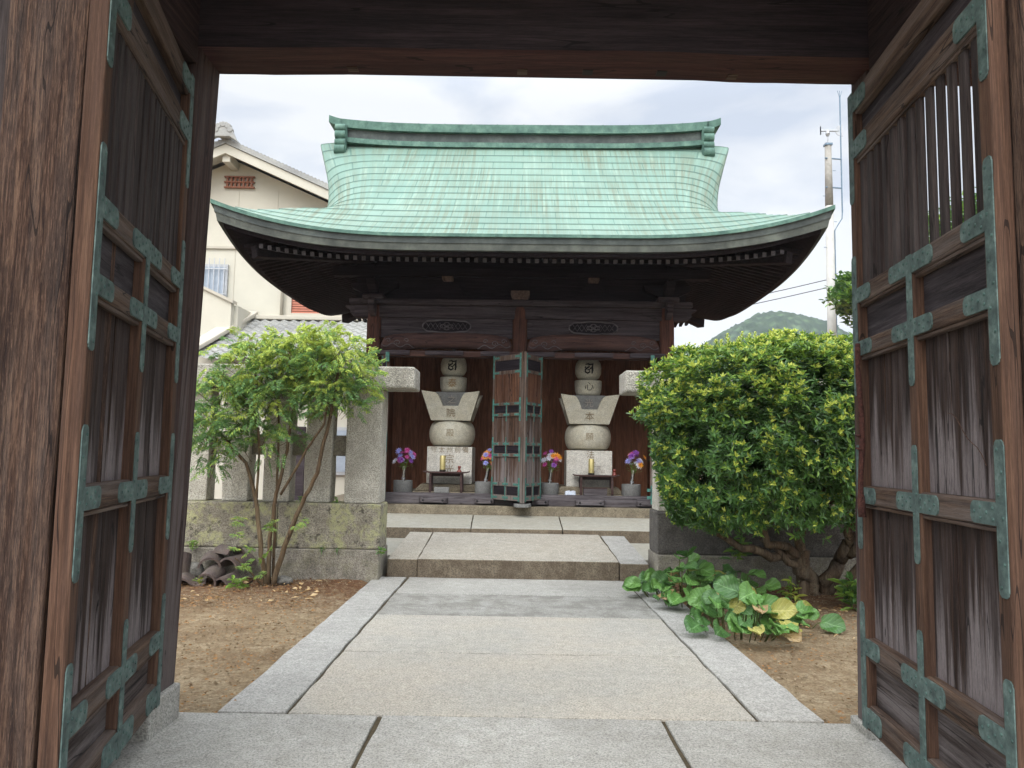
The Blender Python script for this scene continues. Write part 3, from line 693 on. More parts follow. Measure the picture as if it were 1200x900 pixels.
ld = make_door(1.44, (-1.53, 2.739, 0), atan2(4.15-2.739, -1.816+1.53), True, 0.165, 'left gate leaf with closed slats', True, 2)
# rusty hanging bar on the right leaf, and its hooks
bar = MB(); pts = []
for k in range(22):
    t = k/21; pts.append((0.165+0.016*sin(t*5)+0.03*t*t, -0.035-0.006*sin(t*9), 2.12-0.92*t))
bar.tube(pts, [0.014+0.004*fbm(k*0.9, 0, 2) + (0.006 if k > 18 else 0) for k in range(22)], 8)
for z in (1.62, 1.55): bar.tube([(0.10, -0.012, z), (0.16, -0.05, z+0.01), (0.2, -0.045, z+0.005)], 0.006, 6)
bar.build('latch_bar', W['rust'], rd, smooth=True)
# a pale straw caught on the panel
MB().tube([(1.02+0.3*t, 0.035, 1.70-0.12*t-0.10*t*t+0.015*sin(t*9)) for t in [q/9 for q in range(10)]], 0.0016, 5).build('straw', W['stile'], rd)

# ================================================================== HALL
HX, HY = 0.122, 13.3
hall = empty('memorial_hall', (HX, HY, 0), radians(-1.2), label='dark wooden memorial hall with a sweeping green copper roof behind the stone fence', cat='temple hall')
def hp(mb, name, mat, **k): return mb.build(name, mat, hall, **k)
# stone platform
hp(MB().box(-3.6, 3.6, -0.36, 3.5, -0.1, 0.628), 'platform', W['plinth'], bevel=0.015)
hp(MB().box(-2.9, 2.9, -0.42, -0.361, 0.47, 0.632), 'platform_edge', W['plinth'], bevel=0.012)
# columns
def column(x, y, ztop, r=0.13, z0=0.63, m='hallz'):
    b = MB(); prof = [(r*0.98, z0), (r, z0+0.4), (r, ztop-0.3), (r*0.94, ztop-0.08), (r*0.8, ztop-0.02), (r*0.6, ztop)]
    b.lathe(prof, (x, y, 0), 24); return hp(b, 'column', W[m], smooth=True)
for x in (-2.557, 0, 2.557): column(x, 0, 4.07 if x == 0 else 4.2)
for x in (-2.557, 0, 2.557): column(x, 2.9, 4.1)
# sills and lintels
hp(MB().box(-2.66, 2.66, -0.16, 0.10, 0.632, 0.812), 'sill', W['hallsill'], bevel=0.01)
for x in (-2.42, -1.62, -0.92, 0.40, 1.22, 2.18, -0.36, 0.92+0.05):
    pass
for x, wd in ((-2.42, 0.3), (-1.42, 0.5), (-0.55, 0.36), (0.36, 0.36), (1.23, 0.52), (2.2, 0.4)):
    b = MB(); b.prism([(x-wd/2, -0.161), (x-wd/2+0.03, -0.25), (x-wd/2+0.08, -0.275), (x+wd/2-0.08, -0.275), (x+wd/2-0.03, -0.25), (x+wd/2, -0.161)], 0.66, 0.745, 'z')
    for q in (-1, 1): b.dome((x+q*wd*0.33, -0.272, 0.70), 0.022, mi=1)
    hp(b, 'pivot_block', [W['hallsill'], W['inkblack']], bevel=0.006)
for x, wd in ((-2.2, 0.6), (-1.3, 0.66), (-0.42, 0.5), (0.36, 0.5), (1.28, 0.66), (2.2, 0.6)):
    hp(MB().box(x-wd/2, x+wd/2, -0.20, -0.141, 3.175, 3.252), 'pivot_block', W['hall'], bevel=0.006)
hp(MB().box(-2.45, 2.45, -0.14, 0.08, 3.158, 3.255), 'head_rail', W['hallred'], bevel=0.006)
# rainbow beams: swollen, arched below, with carved clouds
def rainbow(xc, label=None):
    b = MB(); n = 40; hw = 1.14; top = []; bot = []
    for i in range(n+1):
        u = -1+2*i/n; x = xc+u*hw
        zt = 3.50+0.085*(1-abs(u)**3.2) - (0.10 if abs(u) > 0.985 else 0)
        zbm = 3.262+0.052*max(0, 1-(abs(u)/0.62)**6)
        top.append((x, zt)); bot.append((x, zbm))
    ys = [(-0.02, 0.02), (-0.09, 0.0), (-0.125, -0.3), (-0.125, -0.8), (-0.08, -1.0)]
    # cross-section: bulging
    vs = []; K = 7
    for i in range(n+1):
        for k in range(K):
            t = k/(K-1); z = bot[i][1]+(top[i][1]-bot[i][1])*t; y = -0.075-0.06*sin(pi*t)**0.6 + 0.04*abs(-1+2*i/n)**6
            vs.append((top[i][0], y, z))
    o = (n+1)*K
    for i in range(n+1): vs.append((top[i][0], 0.05, top[i][1]))
    for i in range(n+1): vs.append((top[i][0], 0.05, bot[i][1]))
    fs = [(i*K+k, (i+1)*K+k, (i+1)*K+k+1, i*K+k+1) for i in range(n) for k in range(K-1)]
    fs += [(i*K+K-1, (i+1)*K+K-1, o+i+1, o+i) for i in range(n)] + [(i*K, o+n+1+i, o+n+2+i, (i+1)*K) for i in range(n)]
    b.add(vs, fs)
    bm_ = hp(b, 'arched_beam', W['hallred'], smooth=True, auto=50)
    for sg in (-1, 1):   # cloud scroll carving
        c = MB()
        for (u0, rr, tt) in ((0.88, 0.05, 1), (0.74, 0.06, -1), (0.60, 0.045, 1)):
            pts = [(xc+sg*(hw*u0)+sg*rr*(1-q/14)*cos(q*0.62), -0.137, 3.41+0.02*tt+rr*(1-q/14)*sin(q*0.62)*0.9) for q in range(12)]
            c.tube(pts, 0.007, 5)
        pts = [(xc+sg*hw*(0.98-0.5*t), -0.134+0.02*(1-t)**4, 3.36-0.03*sin(t*14)-0.03*t) for t in [q/24 for q in range(25)]]
        c.tube(pts, 0.008, 5)
        c.build('cloud_carving', W['hallsill'], bm_)
rainbow(-1.278); rainbow(1.278)
# board with carved cloud panels
for xc in (-1.278, 1.278):
    hp(MB().box(xc-1.15, xc+1.15, -0.05, 0.03, 3.50, 3.835), 'frieze_board', W['hall'])
    p = MB(); pts = []; N = 44
    for q in range(N+1):
        a = 2*pi*q/N; ex = cos(a); ez = sin(a)
        x = xc+0.42*math.copysign(abs(ex)**0.65, ex); z = 3.70+0.105*math.copysign(abs(ez)**0.75, ez)*(1+0.06*cos(8*a)); pts.append((x, -0.062, z))
    poly = [(a_[0], a_[2]) for a_ in pts[:-1]]
    p.prism(poly, -0.06, -0.051, 'y'); p.tube(pts, 0.013, 6, mi=1, cap=False)
    for q in range(9):  # brocade lattice
        xx = xc-0.36+0.08*q
        p.tube([(xx, -0.062, 3.64), (xx+0.08, -0.062, 3.76)], 0.004, 4, mi=1); p.tube([(xx+0.08, -0.062, 3.64), (xx, -0.062, 3.76)], 0.004, 4, mi=1)
    for cx_, cz_, r_ in ((0, 3.735, 0.05), (-0.07, 3.70, 0.045), (0.07, 3.70, 0.045), (0, 3.66, 0.035)):
        p.lathe([(r_, 0), (r_*0.8, 0.014), (r_*0.3, 0.018)], (0, 0, 0), 12, mi=1) if False else p.tube([(xc+cx_+r_*cos(a_*0.5), -0.066, cz_+r_*0.7*sin(a_*0.5)) for a_ in range(13)], 0.008, 5, mi=1, cap=False)
    hp(p, 'carved_panel', [W['hallblack'], W['hallsill']])
# upper tie beam and plate
hp(MB().box(-2.9, 2.9, -0.085, 0.085, 3.84, 4.055), 'tie_beam', W['hall'], bevel=0.008)
hp(MB().box(-2.98, 2.98, -0.17, 0.17, 4.058, 4.165), 'wall_plate', W['hall'], bevel=0.02, seg=3)
for sg in (-1, 1):  # carved beam noses
    pts = [(2.66, 3.85), (2.66, 4.056), (3.06, 4.056), (3.07, 4.02), (2.99, 3.985), (2.97, 3.95), (3.0, 3.93), (2.93, 3.87), (2.86, 3.85)]
    hp(MB().prism([(sg*a, b) for a, b in pts], -0.07, 0.07, 'y'), 'beam_nose', W['hall'], bevel=0.012)
    x = sg*2.557
    hp(MB().box(x-0.19, x+0.19, -0.24, 0.19, 4.14, 4.235), 'capital', W['hall'], bevel=0.035, seg=3)
    fb = MB(); fb.prism([(-0.12, 4.14), (-0.36, 4.14), (-0.40, 4.09), (-0.34, 4.04), (-0.38, 4.0), (-0.33, 3.93), (-0.25, 3.87), (-0.16, 3.85), (-0.12, 3.84)], x-0.055, x+0.055, 'x')
    hp(fb, 'beam_nose', W['hall'], bevel=0.015)
for x in (0,):
    hp(MB().prism([(x-0.13, 4.168), (x+0.13, 4.168), (x+0.165, 4.25), (x+0.165, 4.32), (x-0.165, 4.32), (x-0.165, 4.25)], -0.2, 0.13, 'y'), 'bracket_block', W['endgrain'], bevel=0.008)
for xc in (-1.278, 1.278):   # frog-leg struts with small bearing block
    p = MB(); L_ = []
    for q in range(15):
        u = q/14; L_.append((0.06+0.54*u, 0.30*(1-u)**1.6+0.03+0.03*sin(u*9)))
    top = [(xc+a, 4.17+b) for a, b in L_]; poly = [(xc+0.62, 4.168), (xc-0.62, 4.168)] + [(2*xc-a, b) for a, b in top][::-1] + top
    p.prism(poly, -0.05, 0.0, 'y'); hp(p, 'frog_leg_strut', W['hallblack'], bevel=0.006)
    hp(MB().prism([(xc-0.07, 4.49), (xc+0.07, 4.49), (xc+0.095, 4.53), (xc+0.095, 4.575), (xc-0.095, 4.575), (xc-0.095, 4.53)], -0.14, 0.06, 'y'), 'bracket_block', W['endgrain'], bevel=0.006)
for x in (-2.557, 2.557):
    hp(MB().prism([(x-0.13, 4.24), (x+0.13, 4.24), (x+0.40, 4.36), (x+0.42, 4.46), (x-0.42, 4.46), (x-0.40, 4.36)], -0.09, 0.09, 'y'), 'bracket_arm', W['hallblack'], bevel=0.01)
    hp(MB().prism([(-0.13, 4.24), (0.13, 4.24), (0.38, 4.36), (0.38, 4.46), (-0.42, 4.46), (-0.40, 4.36)], x-0.08, x+0.08, 'x'), 'bracket_arm', W['hallblack'], bevel=0.01)
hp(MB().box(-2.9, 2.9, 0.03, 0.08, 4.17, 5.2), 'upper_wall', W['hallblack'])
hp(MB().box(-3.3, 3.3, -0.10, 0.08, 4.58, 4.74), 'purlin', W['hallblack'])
# body walls: boarded inside
def boards(x0, x1, n, ax, c, z0, z1, mat='hallin', th=0.03):
    b = MB(); rnd = random.Random(int(x0*10)+n)
    for k in range(n):
        a0 = x0+(x1-x0)*k/n; a1 = x0+(x1-x0)*(k+1)/n-0.004; j = rnd.uniform(0, 0.004)
        if ax == 'x': b.box(a0, a1, c+j, c+th, z0, z1)
        else: b.box(c+j, c+th, a0, a1, z0, z1)
    return b
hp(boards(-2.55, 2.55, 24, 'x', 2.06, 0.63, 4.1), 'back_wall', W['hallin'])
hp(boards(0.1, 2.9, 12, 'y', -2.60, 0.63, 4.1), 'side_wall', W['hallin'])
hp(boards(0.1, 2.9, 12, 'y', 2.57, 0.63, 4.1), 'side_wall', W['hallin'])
hp(MB().box(-2.5, 2.5, 0.1, 2.06, 4.0, 4.05), 'ceiling', W['hallblack'])
hp(MB().box(-2.5, 2.5, 0.101, 2.05, 0.60, 0.70), 'floor', W['plinth'])
hp(MB().box(-2.62, 2.62, 2.86, 2.9, 0.63, 5.0), 'rear_wall', W['hallblack'])
for x in (-2.61, 2.58): hp(MB().box(x, x+0.03, -0.05, 2.9, 4.1, 5.1), 'upper_side_wall', W['hallblack'])

# ---- hall doors
def hall_door(Wd, zb, zt, loc, ang, nm, face_wood='hallpan', extra=None):
    fr = MB(); sw = 0.05
    fr.box(0, sw, 0, 0.045, zb, zt); fr.box(Wd-sw, Wd, 0, 0.045, zb, zt)
    door = fr.build('door', W['hallstile'], hall, bevel=0.004, loc=loc, rot=(0, 0, ang)); door['label'] = nm
    H_ = zt-zb; rails = [(0.97, 1.0), (0.865, 0.90), (0.50, 0.53), (0.405, 0.435)] 
    fz = [(0.966, 1.0), (0.862, 0.888), (0.545, 0.572), (0.462, 0.487), (0.290, 0.315), (0.20, 0.226)]
    fz = [(0.965, 1.0), (0.868, 0.893), (0.648, 0.672), (0.572, 0.598), (0.372, 0.398), (0.295, 0.32), (0.095, 0.122), (0.0, 0.035)]
    r = MB()
    for a, b in fz: r.box(sw, Wd-sw, 0.003, 0.04, zb+a*H_, zb+b*H_)
    r.box(Wd/2-0.018, Wd/2+0.018, 0.004, 0.039, zb+0.035*H_, zb+0.648*H_)
    r.build('rail', W['hallstile'], door, bevel=0.003)
    p = MB(); p.box(sw, Wd-sw, 0.022, 0.032, zb+0.01, zt-0.01); p.build('panel', W[face_wood], door)
    s_ = MB(); n = max(5, int((Wd-2*sw)/0.04))
    for k in range(n):
        x = sw+(Wd-2*sw)*(k+0.5)/n; s_.box(x-0.011, x+0.011, 0.006, 0.021, zb+0.672*H_, zb+0.868*H_)
    s_.build('lattice', W['halllat'], door)
    for a, b in ((0.893, 0.965), (0.598, 0.648), (0.32, 0.372), (0.035, 0.095)): MB().box(sw, Wd-sw, 0.016, 0.0215, zb+a*H_, zb+b*H_).build('dark_panel', W['hallblack'], door)
    for lo, hi, arms in ((0.84, 1.005, (0.985, 0.88)), (0.54, 0.70, (0.66, 0.585)), (0.265, 0.43, (0.385, 0.308)), (-0.004, 0.155, (0.11, 0.018))):
        for sd_ in (0, 1, 2):
            if sd_ == 2 and lo > 0.8: continue
            m = MB(); xc = (0.022, Wd-0.022, Wd/2)[sd_]; hw = (0.020, 0.020, 0.011)[sd_]
            m.box(xc-hw, xc+hw, -0.004, 0.001, zb+lo*H_, zb+(min(hi, 0.672) if sd_ == 2 else hi)*H_)
            for a in arms:
                x0, x1 = ((xc+hw-0.001, 0.05+Wd*0.15), (Wd-0.05-Wd*0.15, xc-hw+0.001), (Wd/2-Wd*0.10, Wd/2+Wd*0.10))[sd_]
                m.box(x0, x1, -0.003, 0.003, zb+a*H_-0.017, zb+a*H_+0.017)
            m.build('copper_strap', W['copper_b'], door, bevel=0.003)
    return door
def seg_door(p0, p1, zb, zt, nm, **k):   # p0->p1 local xy, front face towards -y side of the segment
    d = Vector(p1)-Vector(p0); return hall_door(d.length, zb, zt, (p0[0], p0[1], 0), atan2(d.y, d.x), nm, **k)
seg_door((-0.445, -0.20), (0.045, -0.72), 0.735, 3.155, 'left leaf of the central folding door, half lattice')
seg_door((0.13, -0.72), (0.40, -0.20), 0.735, 3.155, 'narrow right leaf of the central folding door')
hp(MB().box(0.05, 0.085, -0.735, -0.69, 0.70, 3.19), 'door_meeting_post', W['hallstile'], bevel=0.004)
hp(MB().box(0.092, 0.125, -0.735, -0.69, 0.70, 3.19), 'door_meeting_post', W['hallstile'], bevel=0.004)
hp(MB().prism([(-0.02, -0.72), (0.04, -0.75), (0.14, -0.75), (0.20, -0.72), (0.24, -0.43), (-0.06, -0.43)], 0.633, 0.69, 'z'), 'door_stone', W['pot'], bevel=0.01)
# outer leaves folded back beside the end columns
seg_door((-2.38, -0.14), (-2.20, -0.62), 0.735, 3.155, 'folded leaf at the left end of the opening')
seg_door((2.22, -0.62), (2.34, -0.14), 0.735, 3.155, 'folded leaf at the right end of the opening')
for x, sg in ((-2.19, 1), (2.21, -1)):
    for z0, z1 in ((0.72, 1.02), (1.5, 1.85), (2.4, 2.75), (3.0, 3.16)):
        m = MB().box(x-0.03, x+0.03, -0.66, -0.615, z0, z1)
        if z0 < 1: m.box(x-0.09, x-0.029, -0.655, -0.625, 0.80, 0.85); m.box(x-0.09, x-0.029, -0.655, -0.625, 0.92, 0.97)
        hp(m, 'door_strap', W['copper_b'], bevel=0.004)

# ---- roof: one swept surface, front slope, hips, and drooping gable verges
RHW = 4.66; YE = -2.10; YR = 1.42; ZE = 4.745
DEP = YR-YE
def Pf(d): return 0.60*d+0.0615*d*d
def arc(d): return d*sqrt(1+0.36)*(1+0.035*d)     # run along the slope, near enough for the sheet courses
ROWH = arc(DEP)/15.0
def smin(a, b, k):
    h = max(k-abs(a-b), 0)/k; return min(a, b)-h*h*k*0.25
SB = 1.12
def Qs(s): return Pf(s) if s < SB else Pf(SB)+(s-SB)*1.2+((s-SB)/0.30)**2.2*1.35
def lift(x, y):
    ux = abs(x)/RHW; yy = abs(y-YR)/DEP
    return 0.49*max(0, (ux-0.3)/0.7)**2.6*max(0, (yy-0.0))**3.0 + 0.0
def roofz(x, y):
    d = DEP-abs(y-YR); s_ = RHW-abs(x)
    def ss(a_, b_, v_): v_ = max(0, min(1, (v_-a_)/(b_-a_))); return v_*v_*(3-2*v_)
    P = Pf(d)-0.46*max(0, (abs(x)-2.55)/0.85)**2.0*ss(0.9, 1.9, d)*(1-0.75*ss(2.7, 3.5, d)); Q = Qs(s_); z = smin(P, Q, 0.95*min(1, max(0, (d-0.9)/1.3))+0.02)
    return ZE+max(z, -0.01)+lift(x, y), (P <= Q), d, s_
def shift(x, z):
    if abs(x) < 2.2 or z < 5.45: return x
    t = min(1, (abs(x)-2.2)/0.9); return x+math.copysign(0.88*((z-5.45)/2.1)**1.15*t*t*(3-2*t), x)
xr = set(); k = 0
X_ = [-RHW+0.0]
def courses(maxd):
    out_ = []; n = 0
    # invert arc
    while True:
        t = n*ROWH; lo, hi = 0, 10
        for _ in range(40):
            md = (lo+hi)/2
            if arc(md) < t: lo = md
            else: hi = md
        if lo > maxd: break
        out_.append(lo); n += 1
    return out_
cd = courses(DEP)
yl = []
for i, d in enumerate(cd):
    if d > 0.01: yl.append(d-0.004)
    yl.append(d+0.0)
    nd = cd[i+1] if i+1 < len(cd) else DEP
    yl += [d+(nd-d)*0.33, d+(nd-d)*0.66]
yl = sorted(set([round(v, 5) for v in yl if v < DEP]+[DEP]))
xl = []
for i, d in enumerate(cd):
    if d > SB: break
    if d > 0.01: xl.append(d-0.004)
    xl.append(d); xl += [d+0.09, d+0.18]
xl = [v for v in xl if v < SB-0.02]
v = SB-0.02
while v < SB+0.62: xl.append(v); v += 0.025
while v < RHW: xl.append(v); v += 0.11
xl = sorted(set(xl)); xs_ = [-(RHW-v) for v in xl]; xs_ = xs_ + [-x for x in xs_[::-1] if x < -0.02]
ysr = [YE+d for d in yl]; ysr = ysr + [2*YR-y for y in ysr[::-1][1:]]
rb = MB(); rb.uv = []
for y in ysr:
    for x in xs_:
        z, front, d, s_ = roofz(x, y)
        r = arc(d)/ROWH if front else arc(s_)/ROWH
        if not front and s_ > SB: r = arc(SB)/ROWH+(z-ZE-Pf(SB))*1.0/ROWH
        fr_ = r-math.floor(r+1e-4)
        z += 0.016*(1-max(0, min(1, fr_)))*(1 if front or s_ < SB else 0)
        xx = shift(x, z)
        rb.v.append((xx, y, z)); rb.uv.append((x if front else y, r))
nxr = len(xs_)
for j in range(len(ysr)-1):
    for i in range(nxr-1): rb.f.append((j*nxr+i, j*nxr+i+1, (j+1)*nxr+i+1, (j+1)*nxr+i))
rb.m = [0]*len(rb.f)
roof = hp(rb, 'roof', W['patina'], smooth=True, fix=False, auto=28)
# layered eave edge all round: perimeter strip with three receding courses
per = []
def perim(n=60):
    p = []
    for i in range(n): p.append((-RHW+2*RHW*i/n, YE, (0, 1)))
    for i in range(n): p.append((RHW, YE+2*DEP*i/n, (-1, 0)))
    for i in range(n): p.append((RHW-2*RHW*i/n, 2*YR-YE, (0, -1)))
    for i in range(n): p.append((-RHW, 2*YR-YE-2*DEP*i/n, (1, 0)))
    return p
pp = perim()
def eave_ring(ins, dz, thick=True):
    r = []
    for x, y, n_ in pp:
        u = abs(x)/RHW
        zz = ZE+lift(x, y)+dz*(1+0.32*max(0, (u-0.3)/0.7)**2*(abs(y-YR)/DEP)**3)
        k_ = (RHW-ins)/RHW; ky = (DEP-ins)/DEP
        r.append((x*k_, YR+(y-YR)*ky, zz))
    return r
def ringband(mb, a, b, mi=0):
    n = len(a); o = len(mb.v); mb.v += a+b
    for i in range(n): mb.f.append((o+i, o+(i+1) % n, o+n+(i+1) % n, o+n+i)); mb.m.append(mi)
fb = MB()
ringband(fb, eave_ring(-0.012, 0.02), eave_ring(-0.012, -0.028), 0)
ringband(fb, eave_ring(-0.012, -0.028), eave_ring(0.02, -0.03), 0)
hp(fb, 'eave_drip_edge', W['patina_p'], fix=False)
fb = MB()
ringband(fb, eave_ring(0.02, -0.030), eave_ring(0.035, -0.118), 0)
ringband(fb, eave_ring(0.035, -0.118), eave_ring(0.047, -0.120), 0)
ringband(fb, eave_ring(0.047, -0.120), eave_ring(0.07, -0.218), 1)
ringband(fb, eave_ring(0.07, -0.218), eave_ring(0.26, -0.222), 0)
hp(fb, 'eave_fascia', [W['fascia'], W['fascia2']], fix=False)
fb = MB()
ringband(fb, eave_ring(0.14, -0.223), eave_ring(0.15, -0.275), 0)
ringband(fb, eave_ring(0.15, -0.275), eave_ring(0.24, -0.278), 0)
hp(fb, 'eave_board', W['hally'], fix=False)
# soffit boards from the eave to the wall
sf = MB(); a = eave_ring(0.17, -0.275); 
def inner_ring(hx, hy, z): return [(x/RHW*hx, YR+(y-YR)/DEP*hy, z) for x, y, n_ in pp]
c0 = a; m_ = 5
hxw, hyw = 2.62, 1.46
prev = a
for q in range(1, m_+1):
    t = q/m_; cur = [(p[0]+(x/RHW*hxw-p[0])*t, p[1]+(YR+(y-YR)/DEP*hyw-p[1])*t, p[2]+(5.02-p[2])*t**1.0) for p, (x, y, n_) in zip(a, pp)]
    ringband(sf, prev, cur); prev = cur
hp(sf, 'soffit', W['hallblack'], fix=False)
# rafters: front row one by one, side and back rows as one part
def rafter_pts(x):
    u = abs(x)/RHW; y0 = YE+0.30
    z0 = ZE+lift(x, YE+0.1)*0.93-0.222-0.085-0.07*max(0, (u-0.3)/0.7)**2
    t = min(1.0, (RHW-abs(x))/(RHW-2.6)) if abs(x) > 2.6 else 1
    L_ = 1.78*t
    return Vector((x, y0, z0)), Vector((x, y0+L_, z0+(4.93-z0)*t))
NR = 60
for k in range(NR+1):
    x = -3.98+7.96*k/NR
    a, b = rafter_pts(x)
    rf_ = MB().bar(a, b, 0.062, 0.066); rf_.m = [1 if q == 2 else 0 for q in range(6)]
    hp(rf_, 'rafter', [W['hally'], W['rafterend']])
m = MB()
for sg in (-1, 1):
    for k in range(42):
        y = YE+0.62+(2*DEP-1.24)*k/41; u = abs(y-YR)/DEP
        z0 = ZE+lift(RHW, y)*0.93-0.222-0.085; t = min(1, (DEP-abs(y-YR))/(DEP-1.46)) if abs(y-YR) > 1.46 else 1
        m.bar((sg*(RHW-0.30), y, z0), (sg*(RHW-0.30-1.75*t), y, z0+(4.93-z0)*t), 0.062, 0.066)
for k in range(NR+1):
    x = -3.98+7.96*k/NR; a, b = rafter_pts(x); m.bar((a.x, 2*YR-a.y, a.z), (b.x, 2*YR-b.y, b.z), 0.062, 0.066)
tag(hp(m, 'side_rafters', W['hally']), kind='stuff')
for sx_ in (-1, 1):     # hip rafters with square end blocks
    for sy_ in (-1, 1):
        yA = YR+sy_*(DEP-0.40); yB = YR+sy_*1.4
        hp(MB().bar((sx_*(RHW-0.50), YR+sy_*(DEP-0.50), ZE-0.235+0.075), (sx_*2.6, yB, 4.92), 0.18, 0.19), 'hip_rafter', W['hally'], bevel=0.01)
# ridge: green cap, dark band, lower cap; swept-up ends with scroll plates
def sweep(x, e=3.66): return 0.11*(abs(x)/e)**4.0
def ridge_box(x1, hy, z0, z1, mat, nm, m2=None, e=3.66, n=44, bev=0.006):
    b = MB()
    for i in range(n):
        xa = -x1+2*x1*i/n; xb = -x1+2*x1*(i+1)/n; sa, sb = sweep(xa), sweep(xb)
        p = [(xa,YR-hy,z0+sa),(xb,YR-hy,z0+sb),(xb,YR+hy,z0+sb),(xa,YR+hy,z0+sa),(xa,YR-hy,z1+sa),(xb,YR-hy,z1+sb),(xb,YR+hy,z1+sb),(xa,YR+hy,z1+sa)]
        b.add(p, [(0,1,5,4),(3,7,6,2),(4,5,6,7),(0,3,2,1)]+([(0,4,7,3)] if i == 0 else [])+([(1,2,6,5)] if i == n-1 else []))
    for i in range(1, 14):
        x = -x1+2*x1*i/14; s_ = sweep(x); b.box(x-0.008, x+0.008, YR-hy-0.006, YR+hy+0.006, z0+s_, z1+s_+0.005)
    return hp(b, nm, mat)
ridge_box(3.56, 0.25, 7.44, 7.535, W['patina_p'], 'ridge_base')
ridge_box(3.50, 0.17, 7.536, 7.735, W['fascia'], 'ridge_band')
ridge_box(3.60, 0.25, 7.736, 7.90, W['patina_p'], 'ridge_cap')
for sg in (-1, 1):
    # upturned horn of the cap
    b = MB(); prof = []
    for q in range(9):
        t = q/8; x = 3.55+0.28*t; zt = 7.90+sweep(3.55)+0.05*t+0.03*t*t; zb_ = 7.736+sweep(3.55)+0.05*t+0.05*t*t; prof.append((x, zb_, zt))
    poly = [(sg*p[0], p[2]) for p in prof]+[(sg*p[0], p[1]) for p in prof[::-1]]
    b.prism(poly, YR-0.25, YR+0.25, 'y'); hp(b, 'ridge_horn', W['patina_p'], bevel=0.008)
    # end plate with lobes
    b = MB(); xa = 3.52
    b.prism([(YR-0.26, 7.60), (YR-0.24, 7.92), (YR+0.24, 7.92), (YR+0.26, 7.60), (YR+0.36, 7.30), (YR+0.2, 7.26), (YR, 7.40), (YR-0.2, 7.26), (YR-0.36, 7.30)], sg*xa, sg*(xa+0.12), 'x')
    b.xf(Matrix.Identity(4))
    hp(b, 'ridge_end_plate', W['patina_p'], bevel=0.015)
    b = MB()
    for z_, r_ in ((7.80, 0.075), (7.66, 0.085), (7.50, 0.075), (7.36, 0.10)):
        b.tube([(sg*(xa-0.04), YR-0.27, z_), (sg*(xa+0.16), YR-0.27, z_)], r_, 14)
    b.prism([(sg*(xa-0.06), 7.30), (sg*(xa-0.06), 7.86), (sg*(xa+0.10), 7.86), (sg*(xa+0.18), 7.30)], YR-0.30, YR-0.20, 'y')
    hp(b, 'ridge_scroll', W['patina_p'], smooth=True, auto=40)

# ================================================================== INSIDE THE HALL
def local(x, y): 
    a = radians(-1.2); return (HX+x*cos(a)-y*sin(a), HY+x*sin(a)+y*cos(a))
def glyph(parent, loc, mat, s_=1.0):
    g_ = MB()
    def st(pts, r): g_.tube([(x*s_, 0, z*s_) for x, z in pts], [r*s_*q for q in ([0.5]+[1]*(len(pts)-2)+[0.6])], 6)
    st([(-0.07, 0.075), (-0.02, 0.085), (0.02, 0.07), (0.075, 0.09)], 0.014)
    st([(-0.01, 0.07), (0.0, 0.035), (-0.04, 0.01), (-0.07, -0.02), (-0.07, -0.06), (-0.03, -0.085), (0.01, -0.06), (0.0, -0.02), (-0.035, -0.02)], 0.015)
    st([(-0.06, 0.045), (-0.075, 0.02), (-0.05, 0.0)], 0.012)
    st([(0.065, 0.085), (0.055, 0.03), (0.06, -0.03), (0.05, -0.09)], 0.018)
    st([(0.0, -0.02), (0.03, 0.01), (0.055, 0.02)], 0.012)
    g_.xf(Matrix.Diagonal((1, 0.4, 1, 1)))
    return g_.build('sanskrit_mark', mat, parent, loc=loc)
